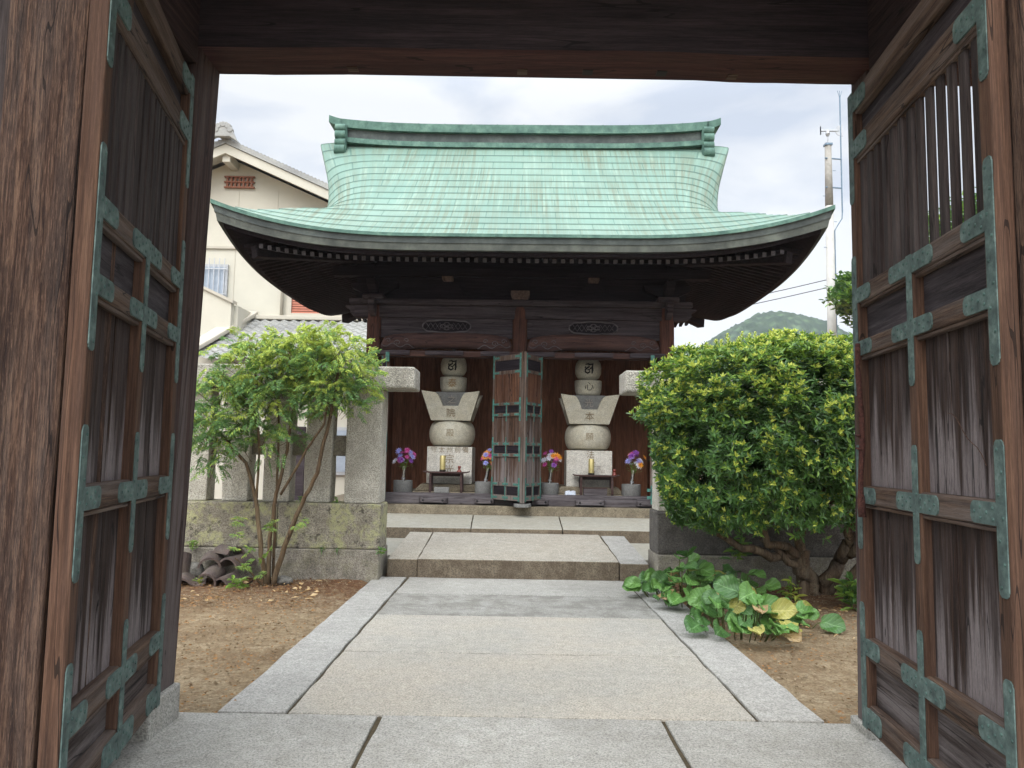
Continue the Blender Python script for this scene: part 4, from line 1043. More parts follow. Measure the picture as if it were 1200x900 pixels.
def stupa(xw, yw, zb, s_, label, chars, tint, base_txt):
    t = empty('five_tier_tomb', (xw, yw, 0), radians(-1.2), label=label, cat='tomb', group='five-tier stone tombs in the hall')
    M = W[tint]
    # stepped plinth
    MB().box(-0.80, 0.80, -0.62, 0.55, 0.70, 0.82).build('plinth', W['plinth'], t, bevel=0.02)
    MB().prism([(-0.62, 0.82), (0.62, 0.82), (0.50, 0.945), (-0.50, 0.945)], -0.50, 0.45, 'y').build('plinth', W['plinth'], t, bevel=0.02)
    zc0 = zb; zc1 = zb+0.655
    cube = MB().box(-0.405, 0.405, -0.405, 0.405, zc0, zc1).build('earth_block', W['stupa_l'], t, bevel=0.012)
    zs0, zs1 = zc1+0.002, zc1+0.472
    prof = [(0.27, zs0), (0.345, zs0+0.03)]
    for q in range(1, 12):
        a = -0.9*pi/2+0.9*pi*q/12; prof.append((0.26+0.162*cos(a)**0.8 if cos(a) > 0 else 0.26, (zs0+zs1)/2+0.235*sin(a)))
    prof += [(0.30, zs1-0.01), (0.24, zs1)]
    sph = MB().lathe(prof, (0, 0, 0), 40).build('water_sphere', M, t, smooth=True)
    # fire stone: inverted frustum with four swept corner ears
    zf0, zf1 = zs1+0.002, zs1+0.525
    n = 50; b = MB(); hb, ht = 0.355, 0.52
    def ear(u):   # top profile over the half width 0..1: notch in the middle, ear outside
        if u < 0.33: return 0.49
        if u < 0.56: return 0.49+0.45*(1-(1-(u-0.33)/0.23)**2.2)
        return 0.94+0.06*(u-0.56)/0.44
    for j in range(n+1):
        for i in range(n+1):
            u = -1+2*i/n; v_ = -1+2*j/n; h = ear(min(abs(u), abs(v_))); hw = hb+(ht-hb)*h
            b.v.append((u*hw, v_*hw, zf0+(zf1-zf0)*h))
    for j in range(n):
        for i in range(n): b.f.append((j*(n+1)+i, j*(n+1)+i+1, (j+1)*(n+1)+i+1, (j+1)*(n+1)+i)); b.m.append(0)
    rim = [i for i in range(n+1)]+[j*(n+1)+n for j in range(1, n+1)]+[n*(n+1)+i for i in range(n-1, -1, -1)]+[j*(n+1) for j in range(n-1, 0, -1)]
    o = len(b.v); R = len(rim)
    for k in rim:
        j, i = divmod(k, n+1); u = -1+2*i/n; v_ = -1+2*j/n; b.v.append((u*hb, v_*hb, zf0))
    for k in range(R): b.f.append((rim[k], o+k, o+(k+1) % R, rim[(k+1) % R])); b.m.append(0)
    b.f.append(tuple(o+k for k in range(R))[::-1]); b.m.append(0)
    fire = b.build('fire_stone', M, t, smooth=True, auto=35)
    MB().prism([(-0.27, zf0+0.22), (0.27, zf0+0.22), (0.30, zf1-0.002), (-0.30, zf1-0.002)], -0.27, 0.27, 'y').build('fire_core', W['pot'], t, bevel=0.02)  # darker stone stands in for recess shade behind the notch
    zw0, zw1 = zf1, zf1+0.285
    MB().lathe([(0.17, zw0), (0.215, zw0+0.02), (0.24, zw0+0.09), (0.248, zw0+0.2), (0.248, zw1-0.01), (0.235, zw1)], (0, 0, 0), 36).build('wind_cup', M, t, smooth=True, auto=50)
    zj0 = zw1
    MB().lathe([(0.12, zj0), (0.15, zj0+0.02), (0.20, zj0+0.05), (0.24, zj0+0.13), (0.243, zj0+0.24), (0.22, zj0+0.33), (0.15, zj0+0.41), (0.06, zj0+0.46), (0.02, zj0+0.52)], (0, 0, 0), 36).build('jewel_stone', M, t, smooth=True)
    def tx(c, z, y, s2, m, tilt=0): text_mesh('carved_character', c, s2, W[m], t, (0, y, z), rot=(pi/2+tilt, 0, 0))
    glyph(t, (0, -0.245, zj0+0.20), W['inkblack'], 1.0)
    tx(chars[0], (zw0+zw1)/2+0.01, -0.247, 0.17, chars[4])
    tx(chars[1], zf0+0.37, -0.291, 0.16, 'inkpale', 0.1)
    tx(chars[2], zf0+0.125, -0.400, 0.165, 'inkgrey', 0.305)
    tx(chars[3], (zs0+zs1)/2, -0.419, 0.15, 'inkgrey')
    for c, x, z, s2, m in base_txt: text_mesh('carved_character', c, s2, W[m], t, (x, -0.407, z))
    return t
lx, ly = local(-1.225, 0.85)
stupa(lx, ly, 0.955, 1, 'left five-tier granite tomb behind the low table, carved 泰之院殿', ('泰', '之', '院', '殿', 'inkgold'), 'stupa',
      [(c, -0.28+0.14*i, 1.55, 0.12, 'inkgrey') for i, c in enumerate('守太州前備')]+[('宗', 0, 1.38, 0.17, 'inkgrey'), ('光', 0, 1.20, 0.17, 'inkgrey')])
lx2, ly2 = local(1.262, 0.80)
stupa(lx2, ly2, 0.925, 1, 'right five-tier granite tomb behind the low table, carved 心光本願', ('心', '光', '本', '願', 'inkblack'), 'stupa',
      [('法', 0.02, 1.50, 0.15, 'inkgrey'), ('之', 0.06, 1.34, 0.12, 'inkgrey'), ('位', 0.05, 1.18, 0.13, 'inkgrey'), ('文', 0.17, 1.28, 0.08, 'inkpale'), ('山', 0.24, 1.22, 0.08, 'inkpale')])

def offering_table(x, y, z0, label):
    wx, wy = local(x, y); t = empty('offering_table', (wx, wy, z0), radians(-1.2), label=label, cat='table', group='low offering tables before the tombs')
    b = MB(); b.prism([(-0.40, 0.372), (-0.38, 0.358), (-0.30, 0.348), (0.30, 0.348), (0.38, 0.358), (0.40, 0.372), (0.40, 0.384), (0.33, 0.372), (-0.33, 0.372), (-0.40, 0.384)], -0.16, 0.16, 'y')
    b.build('tabletop', W['table'], t, bevel=0.003)
    for sg in (-1, 1):
        for yy in (-0.12, 0.12):
            MB().prism([(sg*0.245, 0.348), (sg*0.285, 0.348), (sg*0.292, 0.0), (sg*0.252, 0.0)], yy-0.018, yy+0.018, 'y').build('leg', W['table'], t, bevel=0.003)
    MB().box(-0.26, 0.26, -0.014, 0.014, 0.29, 0.346).build('apron', W['table'], t)
    return wx, wy
tl = offering_table(-1.245, 0.20, 0.80, 'low dark table in front of the left tomb')
tr = offering_table(1.365, 0.20, 0.785, 'low dark table in front of the right tomb')
def candle(x, y, z, lab):
    wx, wy = local(x, y); t = empty('incense_holder', (wx, wy, z), 0, label=lab, cat='incense holder', group='brass incense holders')
    MB().lathe([(0.045, 0), (0.058, 0.01), (0.058, 0.028), (0.05, 0.034)], n=20).build('base', W['blackgl'], t, smooth=True, auto=40)
    MB().lathe([(0.05, 0.035), (0.05, 0.275), (0.047, 0.28), (0.042, 0.275), (0.042, 0.20)], n=20).build('tube', W['brass'], t, smooth=True, auto=40)
candle(-1.315, 0.18, 1.173, 'yellow brass incense tube on the left table')
candle(1.28, 0.18, 1.158, 'yellow brass incense tube on the right table')
def redpot(x, y, z, lab):
    wx, wy = local(x, y); t = empty('candle_stand', (wx, wy, z), 0, label=lab, cat='candle stand', group='small red-brown candle stands')
    MB().lathe([(0.045, 0), (0.042, 0.01), (0.02, 0.04), (0.022, 0.055)], n=16).build('foot', W['redgl'], t, smooth=True)
    MB().lathe([(0.018, 0.055), (0.028, 0.07), (0.026, 0.10), (0.02, 0.105)], n=16).build('cup', W['redgl'], t, smooth=True)
redpot(-1.02, 0.16, 1.173, 'small red-brown candle stand at the right of the left table')
redpot(1.68, 0.16, 1.158, 'small red-brown candle stand at the right of the right table')

def vase_set(x, y, z0, lean, cols, seed, side):
    wx, wy = local(x, y); rnd = random.Random(seed)
    p = empty('concrete_pot', (wx, wy, z0), 0, label='grey cylindrical concrete pot '+side, cat='pot', group='concrete flower pots')
    MB().lathe([(0.155, 0), (0.168, 0.02), (0.168, 0.27), (0.155, 0.275), (0.145, 0.26), (0.145, 0.10), (0.02, 0.10)], n=28).build('pot_body', W['pot'], p, smooth=True, auto=40)
    MB().lathe([(0.144, 0.20), (0.02, 0.205)], n=20).build('sand', W['moss'], p)
    v_ = empty('flower_vase', (wx, wy, z0+0.20), 0, label='steel flower vase standing in the pot '+side, cat='vase', group='steel flower vases'); v_.rotation_euler = (0, lean, 0)
    MB().lathe([(0.035, 0), (0.03, 0.02), (0.03, 0.26), (0.042, 0.32), (0.04, 0.32), (0.028, 0.27), (0.027, 0.1)], n=18).build('vase_body', W['chrome'], v_, smooth=True, auto=50)
    MB().lathe([(0.0335, 0.10), (0.0335, 0.125)], n=18).build('ring', W['alu'], v_)
    f = empty('bouquet', (wx+sin(lean)*0.3, wy, z0+0.50), 0, label='bright mixed flower bouquet '+side, cat='bouquet', group='flower bouquets in steel vases'); f.rotation_euler = (0, lean, 0)
    lv = MB()
    for q in range(70):
        a = rnd.uniform(0, 6.28); r = rnd.uniform(0.02, 0.13); z = rnd.uniform(-0.02, 0.12); c = Vector((r*cos(a), r*sin(a), z)); d = Vector((cos(a), sin(a), rnd.uniform(-.2, .7))).normalized()*rnd.uniform(.04, .07); e = d.cross(Vector((0,0,1))).normalized()*0.016
        lv.add([c, c+d*0.5+e, c+d, c+d*0.5-e], [(0,1,2,3)])
    for q in range(8): 
        a = q*0.8; lv.tube([(0, 0, -0.15), (0.08*cos(a), 0.08*sin(a), 0.15)], 0.003, 4)
    lv.build('foliage', W['lf_mid'], f, fix=False)
    for q in range(20):
        a = rnd.uniform(0, 6.28); r = 0.14*sqrt(rnd.random()); z = rnd.uniform(0.08, 0.33)*(1.1-r*2); cc = cols[q % len(cols)]
        c = Vector((r*cos(a)*1.15, r*sin(a), z)); nrm = (Vector((c.x, c.y-0.12, 0.12))).normalized(); qn = nrm.to_track_quat('Z', 'Y'); b = MB(); rr = rnd.uniform(0.05, 0.085)
        for k in range(10):
            t1 = 2*pi*k/10+rnd.uniform(-.1, .1)
            b.add([c, c+qn @ Vector((rr*.5*cos(t1-.3), rr*.5*sin(t1-.3), rr*.25)), c+qn @ Vector((rr*cos(t1), rr*sin(t1), rr*.2)), c+qn @ Vector((rr*.5*cos(t1+.3), rr*.5*sin(t1+.3), rr*.25))], [(0,1,2,3)])
        for k in range(6):
            t1 = 2*pi*k/6
            b.add([c, c+qn @ Vector((rr*.3*cos(t1-.4), rr*.3*sin(t1-.4), rr*.4)), c+qn @ Vector((rr*.5*cos(t1), rr*.5*sin(t1), rr*.5)), c+qn @ Vector((rr*.3*cos(t1+.4), rr*.3*sin(t1+.4), rr*.4))], [(0,1,2,3)])
        b.build('blossom', W[cc], f, fix=False)
vase_set(-2.01, 0.24, 0.735, 0.02, ['fl_mag', 'fl_blu', 'fl_blu', 'fl_mag', 'fl_wht', 'fl_pur'], 1, 'at the far left of the opening')
vase_set(-0.58, 0.24, 0.735, 0.22, ['fl_mag', 'fl_org', 'fl_blu', 'fl_org', 'fl_mag'], 2, 'left of the central folding door')
vase_set(0.55, 0.24, 0.735, 0.10, ['fl_mag', 'fl_wht', 'fl_pur', 'fl_org', 'fl_wht', 'fl_mag'], 3, 'right of the central folding door')
vase_set(1.98, 0.24, 0.735, 0.14, ['fl_wht', 'fl_pur', 'fl_blu', 'fl_org', 'fl_wht', 'fl_mag'], 4, 'at the far right of the opening')
# small things by the sill
bx1 = local(-1.30, -0.02); o = MB(); o.box(-0.13, 0.13, -0.05, 0.05, 0, 0.10); o = tag(o.build('stone_block', W['pot'], bevel=0.01, loc=(bx1[0], bx1[1], 0.814)), 'small pale stone block under the left table', 'stone block')
bx2 = local(1.33, -0.02); t = empty('wooden_box', (bx2[0], bx2[1], 0.814), 0, label='small worn wooden box under the right table', cat='box')
MB().box(-0.20, 0.20, -0.06, 0.06, 0, 0.115).build('box_body', W['hallsill'], t, bevel=0.006); MB().box(-0.205, 0.205, -0.065, 0.065, 0.116, 0.135).build('lid', W['table'], t, bevel=0.003)
for q, (dx, dz, ry) in enumerate(((0.86, 0, 0.3), (0.95, 0.0, -0.6))):
    wx, wy = local(dx, -0.05); b = MB()
    b.hexa([(-.05,-.03,0),(.05,-.03,0.004),(.05,.03,0),(-.05,.03,0.006),(-.045,-.025,.07),(.03,-.03,.085),(.04,.02,.075),(-.04,.03,.065)])
    tag(b.build('crumpled_wrapper', W['paper'], bevel=0.01, loc=(wx, wy, 0.814), rot=(0, 0, ry)), ('crumpled blue and white wrapper, left of the pair on the sill', 'crumpled blue and white wrapper, right of the pair on the sill')[q], 'wrapper', 'wrappers lying on the sill')

# ================================================================== STONE FENCES
def fence(side, x_in, cap_in, x_out, yf, zb, lab, posts, basemat):
    sg = side; t = empty('stone_fence', (x_in, yf, 0), 0, label=lab, cat='fence', group='granite fences before the hall')
    def bx(a, b, y0, y1, z0, z1, nm, m, bev=0.014, wob=True):
        a, b = sorted((a-x_in, b-x_in)); mb = leanpost(a, b, a, b, y0, y1, z0, z1, 10 if z1-z0 > 0.6 else 3, seed=a*3+z0, wob=0.007)
        return mb.build(nm, m, t, bevel=bev)
    bx(x_in, x_out, -0.01, 0.62, -0.1, 0.345, 'footing', W['fencefoot'])
    n = 3; L_ = (x_out-x_in)/n
    for k in range(n): bx(x_in+L_*k+sg*0.002, x_in+L_*(k+1)-sg*0.002, 0.03, 0.55, 0.347, zb, 'base_stone', basemat, 0.02)
    first = True
    for a, b in posts:
        bx(a, b, 0.08 if first else 0.13, 0.48 if first else 0.40, zb+0.002, 2.255, 'post', W['fence'], 0.014); first = False
    bx(cap_in, x_out, -0.03, 0.52, 2.257, 2.52, 'cap_beam', W['fencecap'], 0.022)
    bx(posts[0][1], x_out, 0.22, 0.32, 1.44, 1.69, 'tie_rail', W['fencefoot'], 0.01)
    return t
pl = [(-1.985, -1.56)]
x = -2.163
for k in range(5): pl.append((x-0.315, x)); x -= 0.495
fence(-1, -1.53, -1.165, -5.2, 9.18, 0.88, 'left granite fence with lichened base behind the slender tree', pl, W['fencebase'])
pr = [(1.765, 2.18)]; x = 2.36
for k in range(6): pr.append((x, x+0.315)); x += 0.495
fence(1, 1.74, 1.355, 5.6, 9.17, 0.845, 'right granite fence with dark base behind the clipped shrub', pr, W['fencebaser'])

# ================================================================== PLANTS
def leaf(mb, c, d, nrm, L_, w_, mi, fold=0.25, droop=0.0):
    d = d.normalized(); s_ = d.cross(nrm)
    if s_.length < 1e-3: s_ = Vector((1, 0, 0))
    s_.normalize(); n_ = s_.cross(d)
    o = len(mb.v); f = n_*(w_*fold)
    t = c+d*L_-n_*(droop*L_)
    mb.v += [tuple(c), tuple(c+d*L_*0.35-s_*w_*0.5+f), tuple(c+d*L_*0.72-s_*w_*0.38+f-n_*droop*L_*.4), tuple(t), tuple(c+d*L_*0.72+s_*w_*0.38+f-n_*droop*L_*.4), tuple(c+d*L_*0.35+s_*w_*0.5+f)]
    mb.f += [(o, o+1, o+2, o+3), (o, o+3, o+4, o+5)]; mb.m += [mi, mi]
# ---- clipped shrub
shrub = empty('clipped_shrub', (3.4, 8.72, 0), 0, label='rounded glossy shrub with yellow-green tips beside the right gate leaf', cat='shrub')
bc = Vector((3.02, 8.25, 1.72)); bh = Vector((1.66, 0.88, 1.06))
def inside_val(p):
    q = Vector(((p.x-bc.x)/bh.x, (p.y-bc.y)/bh.y, (p.z-bc.z)/bh.z))
    return (abs(q.x)**2.7+abs(q.y)**2.6+abs(q.z)**2.8)**(1/2.7)
rnd = random.Random(11); sh = MB(); cnt = 0; tries = 0
lumps = [(Vector((rnd.uniform(-1, 1), rnd.uniform(-1, 1), rnd.uniform(-1, 1)))) for _ in range(3)]
while cnt < 7600 and tries < 200000:
    tries += 1
    d = Vector((rnd.gauss(0, 1), rnd.gauss(0, 1), rnd.gauss(0, 1))).normalized()
    if d.y > 0.35 and rnd.random() < 0.7: continue
    # surface point
    k = 1/((abs(d.x)**2.9+abs(d.y)**2.7+abs(d.z)**2.7)**(1/2.8)); q = d*k
    depth = rnd.random()**1.6*0.30
    n_ = noise.noise(Vector((q.x*3.1, q.y*2+3, q.z*2.6)))*0.11+noise.noise(Vector((q.x*8, q.y*6+3, q.z*7)))*0.08
    q = q*(1-depth+n_)
    p = Vector((bc.x+q.x*bh.x, bc.y+q.y*bh.y, bc.z+q.z*bh.z))
    if p.x < 1.75 and p.z < 0.62+(1.85-p.x)*1.0: continue
    if p.z < 1.9 and p.x < 1.46+(1.9-p.z)*0.22+(8.3-p.y)*-0.16: continue
    if p.z < 0.80 and p.x > 2.2 and rnd.random() < 0.93: continue
    if p.z < 1.05 and p.x > 2.5 and rnd.random() < 0.6: continue
    if noise.noise(Vector((p.x*2.3, p.y*2.3, p.z*2.9+4))) < -0.16 and depth < 0.13: continue
    cnt += 1
    out_ = Vector((d.x/bh.x, d.y/bh.y, d.z/bh.z)).normalized()
    axis = (out_*rnd.uniform(.3, 1.1)+Vector((rnd.uniform(-.7, .7), rnd.uniform(-.7, .5), rnd.uniform(.2, 1.0)))).normalized()
    a = axis.cross(Vector((0.3, 0.9, 0.1))).normalized(); b_ = axis.cross(a)
    nl = rnd.randint(5, 9); ph = rnd.uniform(0, 6.28)
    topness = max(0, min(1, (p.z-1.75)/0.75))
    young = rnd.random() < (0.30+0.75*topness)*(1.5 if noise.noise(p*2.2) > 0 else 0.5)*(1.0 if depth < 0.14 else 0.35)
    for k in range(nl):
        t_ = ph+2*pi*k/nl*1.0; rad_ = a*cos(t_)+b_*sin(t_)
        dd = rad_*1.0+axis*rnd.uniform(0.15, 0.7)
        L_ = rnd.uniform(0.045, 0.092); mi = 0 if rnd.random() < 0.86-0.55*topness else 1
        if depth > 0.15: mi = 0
        leaf(sh, p-axis*0.02*(k % 3), dd, axis, L_, L_*0.34, mi, 0.2, rnd.uniform(0, .25))
    if young:
        for k in range(rnd.randint(5, 7)):
            t_ = ph+0.4+2*pi*k/6; rad_ = a*cos(t_)+b_*sin(t_); L_ = rnd.uniform(0.03, 0.066)
            leaf(sh, p+axis*0.012, rad_*0.8+axis*rnd.uniform(0.6, 1.2), axis, L_, L_*0.36, 2 if rnd.random() < 0.8 else 1, 0.25)
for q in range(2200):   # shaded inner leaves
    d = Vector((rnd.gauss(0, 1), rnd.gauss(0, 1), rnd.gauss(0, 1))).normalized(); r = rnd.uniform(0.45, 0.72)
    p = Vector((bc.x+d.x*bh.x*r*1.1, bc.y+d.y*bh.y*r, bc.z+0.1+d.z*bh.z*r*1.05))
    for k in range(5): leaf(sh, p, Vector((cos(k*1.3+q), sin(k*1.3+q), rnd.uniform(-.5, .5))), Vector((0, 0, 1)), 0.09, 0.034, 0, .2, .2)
# upright shoots breaking the top outline
for q in range(85):
    x = rnd.uniform(1.5, 4.5); y = rnd.uniform(7.6, 8.9); 
    z = bc.z+bh.z*max(0, 1-abs((x-bc.x)/bh.x)**2.7-abs((y-bc.y)/bh.y)**2.6)**(1/2.8)*0.97; hgt = rnd.uniform(0.04, 0.15)
    for k in range(12):
        t_ = k*2.4; zz = z+hgt*k/12; leaf(sh, Vector((x, y, zz)), Vector((cos(t_), sin(t_), 0.9)), Vector((0,0,1)), 0.06*(1.1-k/20), 0.02, 2 if k > 3 else 1, .2)
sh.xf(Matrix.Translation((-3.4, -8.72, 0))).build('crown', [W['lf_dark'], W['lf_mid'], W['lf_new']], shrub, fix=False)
br = MB()
def limb(b, p0, p1, r0_, r1_, wig=0.12, n=9, seed=0, sag=0.0):
    p0 = Vector(p0); p1 = Vector(p1); pts = []; rs = []
    for k in range(n):
        t_ = k/(n-1); p = p0.lerp(p1, t_); s_ = sin(pi*t_)
        p += Vector((noise.noise(Vector((t_*3+seed, 1, 2))), noise.noise(Vector((t_*3+seed, 5, 2))), noise.noise(Vector((t_*3+seed, 9, 2)))))*wig*s_*2
        p.z -= sag*s_; pts.append(p); rs.append((r0_+(r1_-r0_)*t_)*(1+0.12*noise.noise(Vector((t_*9, seed, 0)))))
    b.tube(pts, rs, 9); return pts
for (a, b_, r0_, r1_, sg_, sd_) in (((3.42,8.80,-.05),(3.22,8.66,.45),.10,.075,0,1), ((3.55,8.85,-.05),(3.75,8.6,.6),.09,.07,0,2), ((3.30,8.78,-.05),(3.26,8.6,.5),.07,.06,0,12),
        ((3.22,8.66,.45),(2.15,8.25,.72),.06,.032,.13,3), ((3.22,8.66,.42),(2.4,8.1,.95),.05,.026,.0,4), ((3.22,8.66,.45),(3.1,8.3,1.2),.06,.03,0,5),
        ((3.75,8.6,.6),(4.3,8.3,1.2),.06,.03,0,6), ((3.75,8.6,.55),(3.5,8.2,1.3),.055,.03,0,7), ((3.75,8.6,.45),(3.95,7.95,1.05),.05,.025,.02,8), ((3.22,8.66,.3),(2.75,8.5,.62),.045,.03,.02,9),
        ((2.15,8.25,.72),(1.75,8.1,1.2),.03,.012,0,10), ((2.4,8.1,.95),(2.0,7.9,1.5),.026,.012,0,11), ((3.6,8.8,0),(3.95,8.5,.45),.06,.045,0,14), ((3.95,8.5,.45),(3.85,8.2,1.1),.045,.03,0,15)):
    limb(br, a, b_, r0_, r1_, 0.10, 10, sd_*3.3, sg_)
for q in range(26):
    a = Vector((rnd.uniform(2.2, 4.1), rnd.uniform(8.1, 8.6), rnd.uniform(0.8, 1.2))); b_ = a+Vector((rnd.uniform(-.6, .6), rnd.uniform(-.4, .2), rnd.uniform(.3, 1.0)))
    limb(br, a, b_, 0.02, 0.008, 0.06, 6, q)
br.xf(Matrix.Translation((-3.4, -8.72, 0))).build('trunk', W['bark'], shrub, smooth=True)

# ---- nandina-like slender tree on the left
nan = empty('slender_tree', (-2.72, 8.75, 0), 0, label='slender multi-stemmed tree with feathery yellow-green leaves before the left fence', cat='tree')
nb = MB(); rnd = random.Random(5)
stems = [([(-2.72,8.78,-.03),(-2.80,8.76,.45),(-2.86,8.74,.95),(-2.98,8.7,1.35),(-3.20,8.65,1.60),(-3.38,8.6,1.80)], .030, .013),
         ([(-2.70,8.80,-.03),(-2.70,8.80,.5),(-2.66,8.8,1.0),(-2.55,8.8,1.5),(-2.50,8.8,2.0),(-2.52,8.8,2.5)], .028, .012),
         ([(-2.64,8.76,-.03),(-2.52,8.74,.42),(-2.34,8.72,.9),(-2.17,8.68,1.25),(-2.08,8.66,1.7),(-1.98,8.62,2.2),(-1.95,8.6,2.6)], .032, .014),
         ([(-2.66,8.86,-.03),(-2.69,8.9,.5),(-2.70,8.95,1.2),(-2.72,9.0,1.8),(-2.78,9.0,2.4)], .018, .010),
         ([(-2.58,8.74,1.0),(-2.30,8.66,1.5),(-2.10,8.60,1.8),(-2.02,8.56,2.2)], .016, .010),
         ([(-2.86,8.74,.95),(-2.84,8.7,1.5),(-2.88,8.66,2.1),(-2.9,8.6,2.5)], .015, .009),
         ([(-2.74,8.76,-.02),(-2.95,8.7,.22),(-3.05,8.68,.3)], .012, .006)]
ends = []
for pts, r0_, r1_ in stems:
    P = []; 
    for i in range(len(pts)-1):
        for q in range(4): P.append(Vector(pts[i]).lerp(Vector(pts[i+1]), q/4)+Vector((rnd.uniform(-1, 1), rnd.uniform(-1, 1), 0))*0.008)
    P.append(Vector(pts[-1])); nb.tube(P, [r0_+(r1_-r0_)*i/(len(P)-1) for i in range(len(P))], 8)
nl_ = MB()
def frond(p, d, L_, tone):
    """compound leaf: rachis with side rachises, each carrying pairs of narrow leaflets"""
    d = d.normalized(); side = d.cross(Vector((rnd.uniform(-.7, .7), rnd.uniform(-.9, .4), 1)));
    if side.length < .01: side = Vector((1, 0, 0))
    side.normalize()
    nb_ = 5
    for k in range(1, nb_+1):
        t_ = k/nb_; c = p+d*L_*t_-Vector((0, 0, 0.35*L_*t_*t_))
        for sg in (-1, 1):
            bd = (d*0.55+side*sg*0.9+Vector((0, 0, rnd.uniform(-.2, .1)))).normalized(); bl = L_*0.45*(1.1-t_*0.7)
            for q in range(1, 4):
                c2 = c+bd*bl*q/3-Vector((0, 0, 0.1*bl*q/3))
                for s2 in (-1, 1):
                    dd = bd*0.8+(d*s2*0.7)+Vector((0, 0, rnd.uniform(-.45, .1)))
                    mi = tone if rnd.random() < 0.7 else max(0, min(2, tone+rnd.choice((-1, 1))))
                    l2 = rnd.uniform(0.026, 0.052); leaf(nl_, c2, dd, Vector((rnd.uniform(-.6,.6), rnd.uniform(-.9,.3), 1)), l2, l2*0.24, mi, .15, .2)
blobs = [(-2.88,8.72,2.42,.52,.40,.36,150), (-2.2,8.66,2.60,.52,.40,.30,170), (-1.88,8.62,2.42,.36,.32,.30,90), (-3.28,8.68,2.08,.34,.34,.42,100), (-2.58,8.72,2.22,.55,.36,.30,110), (-3.38,8.62,1.66,.32,.3,.36,90), (-2.85,8.7,1.76,.40,.3,.34,80), (-2.0,8.6,2.12,.42,.3,.22,66), (-2.10,8.64,2.78,.22,.2,.16,30), (-2.42,8.66,2.74,.30,.26,.14,36), (-2.95,8.70,2.72,.30,.26,.13,30)]
for bx_, by_, bz_, rx_, ry_, rz_, N in blobs:
    for q in range(int(N*1.12)):
        d = Vector((rnd.gauss(0, 1), rnd.gauss(0, 1), rnd.gauss(0, 1))).normalized(); r = rnd.random()**0.5*1.18
        p = Vector((bx_+d.x*rx_*r, by_+d.y*ry_*r, bz_+d.z*rz_*r))
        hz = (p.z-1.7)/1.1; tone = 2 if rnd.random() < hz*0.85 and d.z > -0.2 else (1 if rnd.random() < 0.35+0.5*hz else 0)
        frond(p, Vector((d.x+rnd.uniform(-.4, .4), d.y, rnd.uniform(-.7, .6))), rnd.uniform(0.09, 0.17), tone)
        if q % 5 == 0: nb.tube([p, p+Vector(((bx_-p.x)*.6, (by_-p.y)*.6, -0.15))], 0.003, 4)
for q in range(9):   # low sprigs at the foot
    frond(Vector((rnd.uniform(-3.0, -2.6), rnd.uniform(8.55, 8.75), rnd.uniform(0.1, 0.55))), Vector((rnd.uniform(-1, 1), -.5, .5)), 0.13, 1)
for q in range(7): frond(Vector((rnd.uniform(-3.1, -2.35), rnd.uniform(8.6, 8.75), rnd.uniform(0.5, 0.75))), Vector((rnd.uniform(-1, 1), -.5, .2)), 0.13, 1)
T = Matrix.Translation((2.72, -8.75, 0))
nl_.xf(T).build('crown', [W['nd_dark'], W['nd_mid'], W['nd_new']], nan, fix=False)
nb.xf(T).build('trunk', W['barkn'], nan, smooth=True)

# ---- broad-leaved ground plants
def broadplant(cx, cy, N, rx, ry, label, seed, hmax=0.28):
    rnd = random.Random(seed); t = empty('broad_leaf_plant', (cx, cy, 0), 0, label=label, cat='plant', group='broad-leaved plants at the path edge')
    b = MB(); b.uv = []
    for q in range(N):
        a = rnd.uniform(0, 6.28); r = sqrt(rnd.random()); x = rx*r*cos(a); y = ry*r*sin(a); h = hmax*(1-0.8*r)*rnd.uniform(0.35, 1.2)+0.03
        L_ = rnd.uniform(0.13, 0.24); w_ = L_*rnd.uniform(0.82, 1.0)
        out_ = Vector((x/rx+rnd.uniform(-.6, .6), y/ry-0.55+rnd.uniform(-.5, .4), 0)).normalized(); elev = rnd.uniform(-0.15, 0.55)*(1.1-r*0.7)
        d = (out_*cos(elev)+Vector((0, 0, sin(elev)))).normalized()
        nn_ = Vector((rnd.uniform(-.6, .6), -1.0+rnd.uniform(-.5, .5), 0.8)); s_ = d.cross(nn_).normalized(); n_ = s_.cross(d)
        rr = rnd.random(); mi = 0 if rr < 0.58 else (1 if rr < 0.92 else (2 if rr < 0.97 else 3))
        if r > 0.8 and rnd.random() < 0.22: mi = rnd.choice((2, 3))
        c = Vector((x, y, h)); m_, n2 = 9, 8; o = len(b.v)
        for j in range(m_+1):
            v_ = j/m_
            wv = (sin(pi*(v_*0.93+0.05)))**0.5 if 0 < v_ < 1 else (0.35 if v_ == 0 else 0.12)
            for i in range(n2+1):
                u = -1+2*i/n2
                z_ = 0.16*u*u*wv*w_ + 0.012*abs(sin(u*5+v_*10))*wv - 0.16*L_*v_*v_ + 0.01*sin(v_*9+u*4+q)
                b.v.append(tuple(c+d*L_*v_+s_*u*wv*w_*0.5+n_*z_)); b.uv.append((u, v_))
        for j in range(m_):
            for i in range(n2): b.f.append((o+j*(n2+1)+i, o+j*(n2+1)+i+1, o+(j+1)*(n2+1)+i+1, o+(j+1)*(n2+1)+i)); b.m.append(mi)
        b.tube([(x*0.8, y*0.8+0.03, -0.02), (x*0.92, y*0.92+0.03, h*0.5), c], 0.005, 5, mi=4); b.uv += [(9, 9)]*(len(b.v)-len(b.uv))
    b.build('leaves', [W['bg_leaf'], W['bg_dark'], W['bg_yel'], W['bg_brn'], W['bg_stem']], t, smooth=True, fix=False)
broadplant(1.88, 8.25, 64, 0.52, 0.60, 'broad-leaved green plant at the foot of the step, behind the other', 3, 0.38)
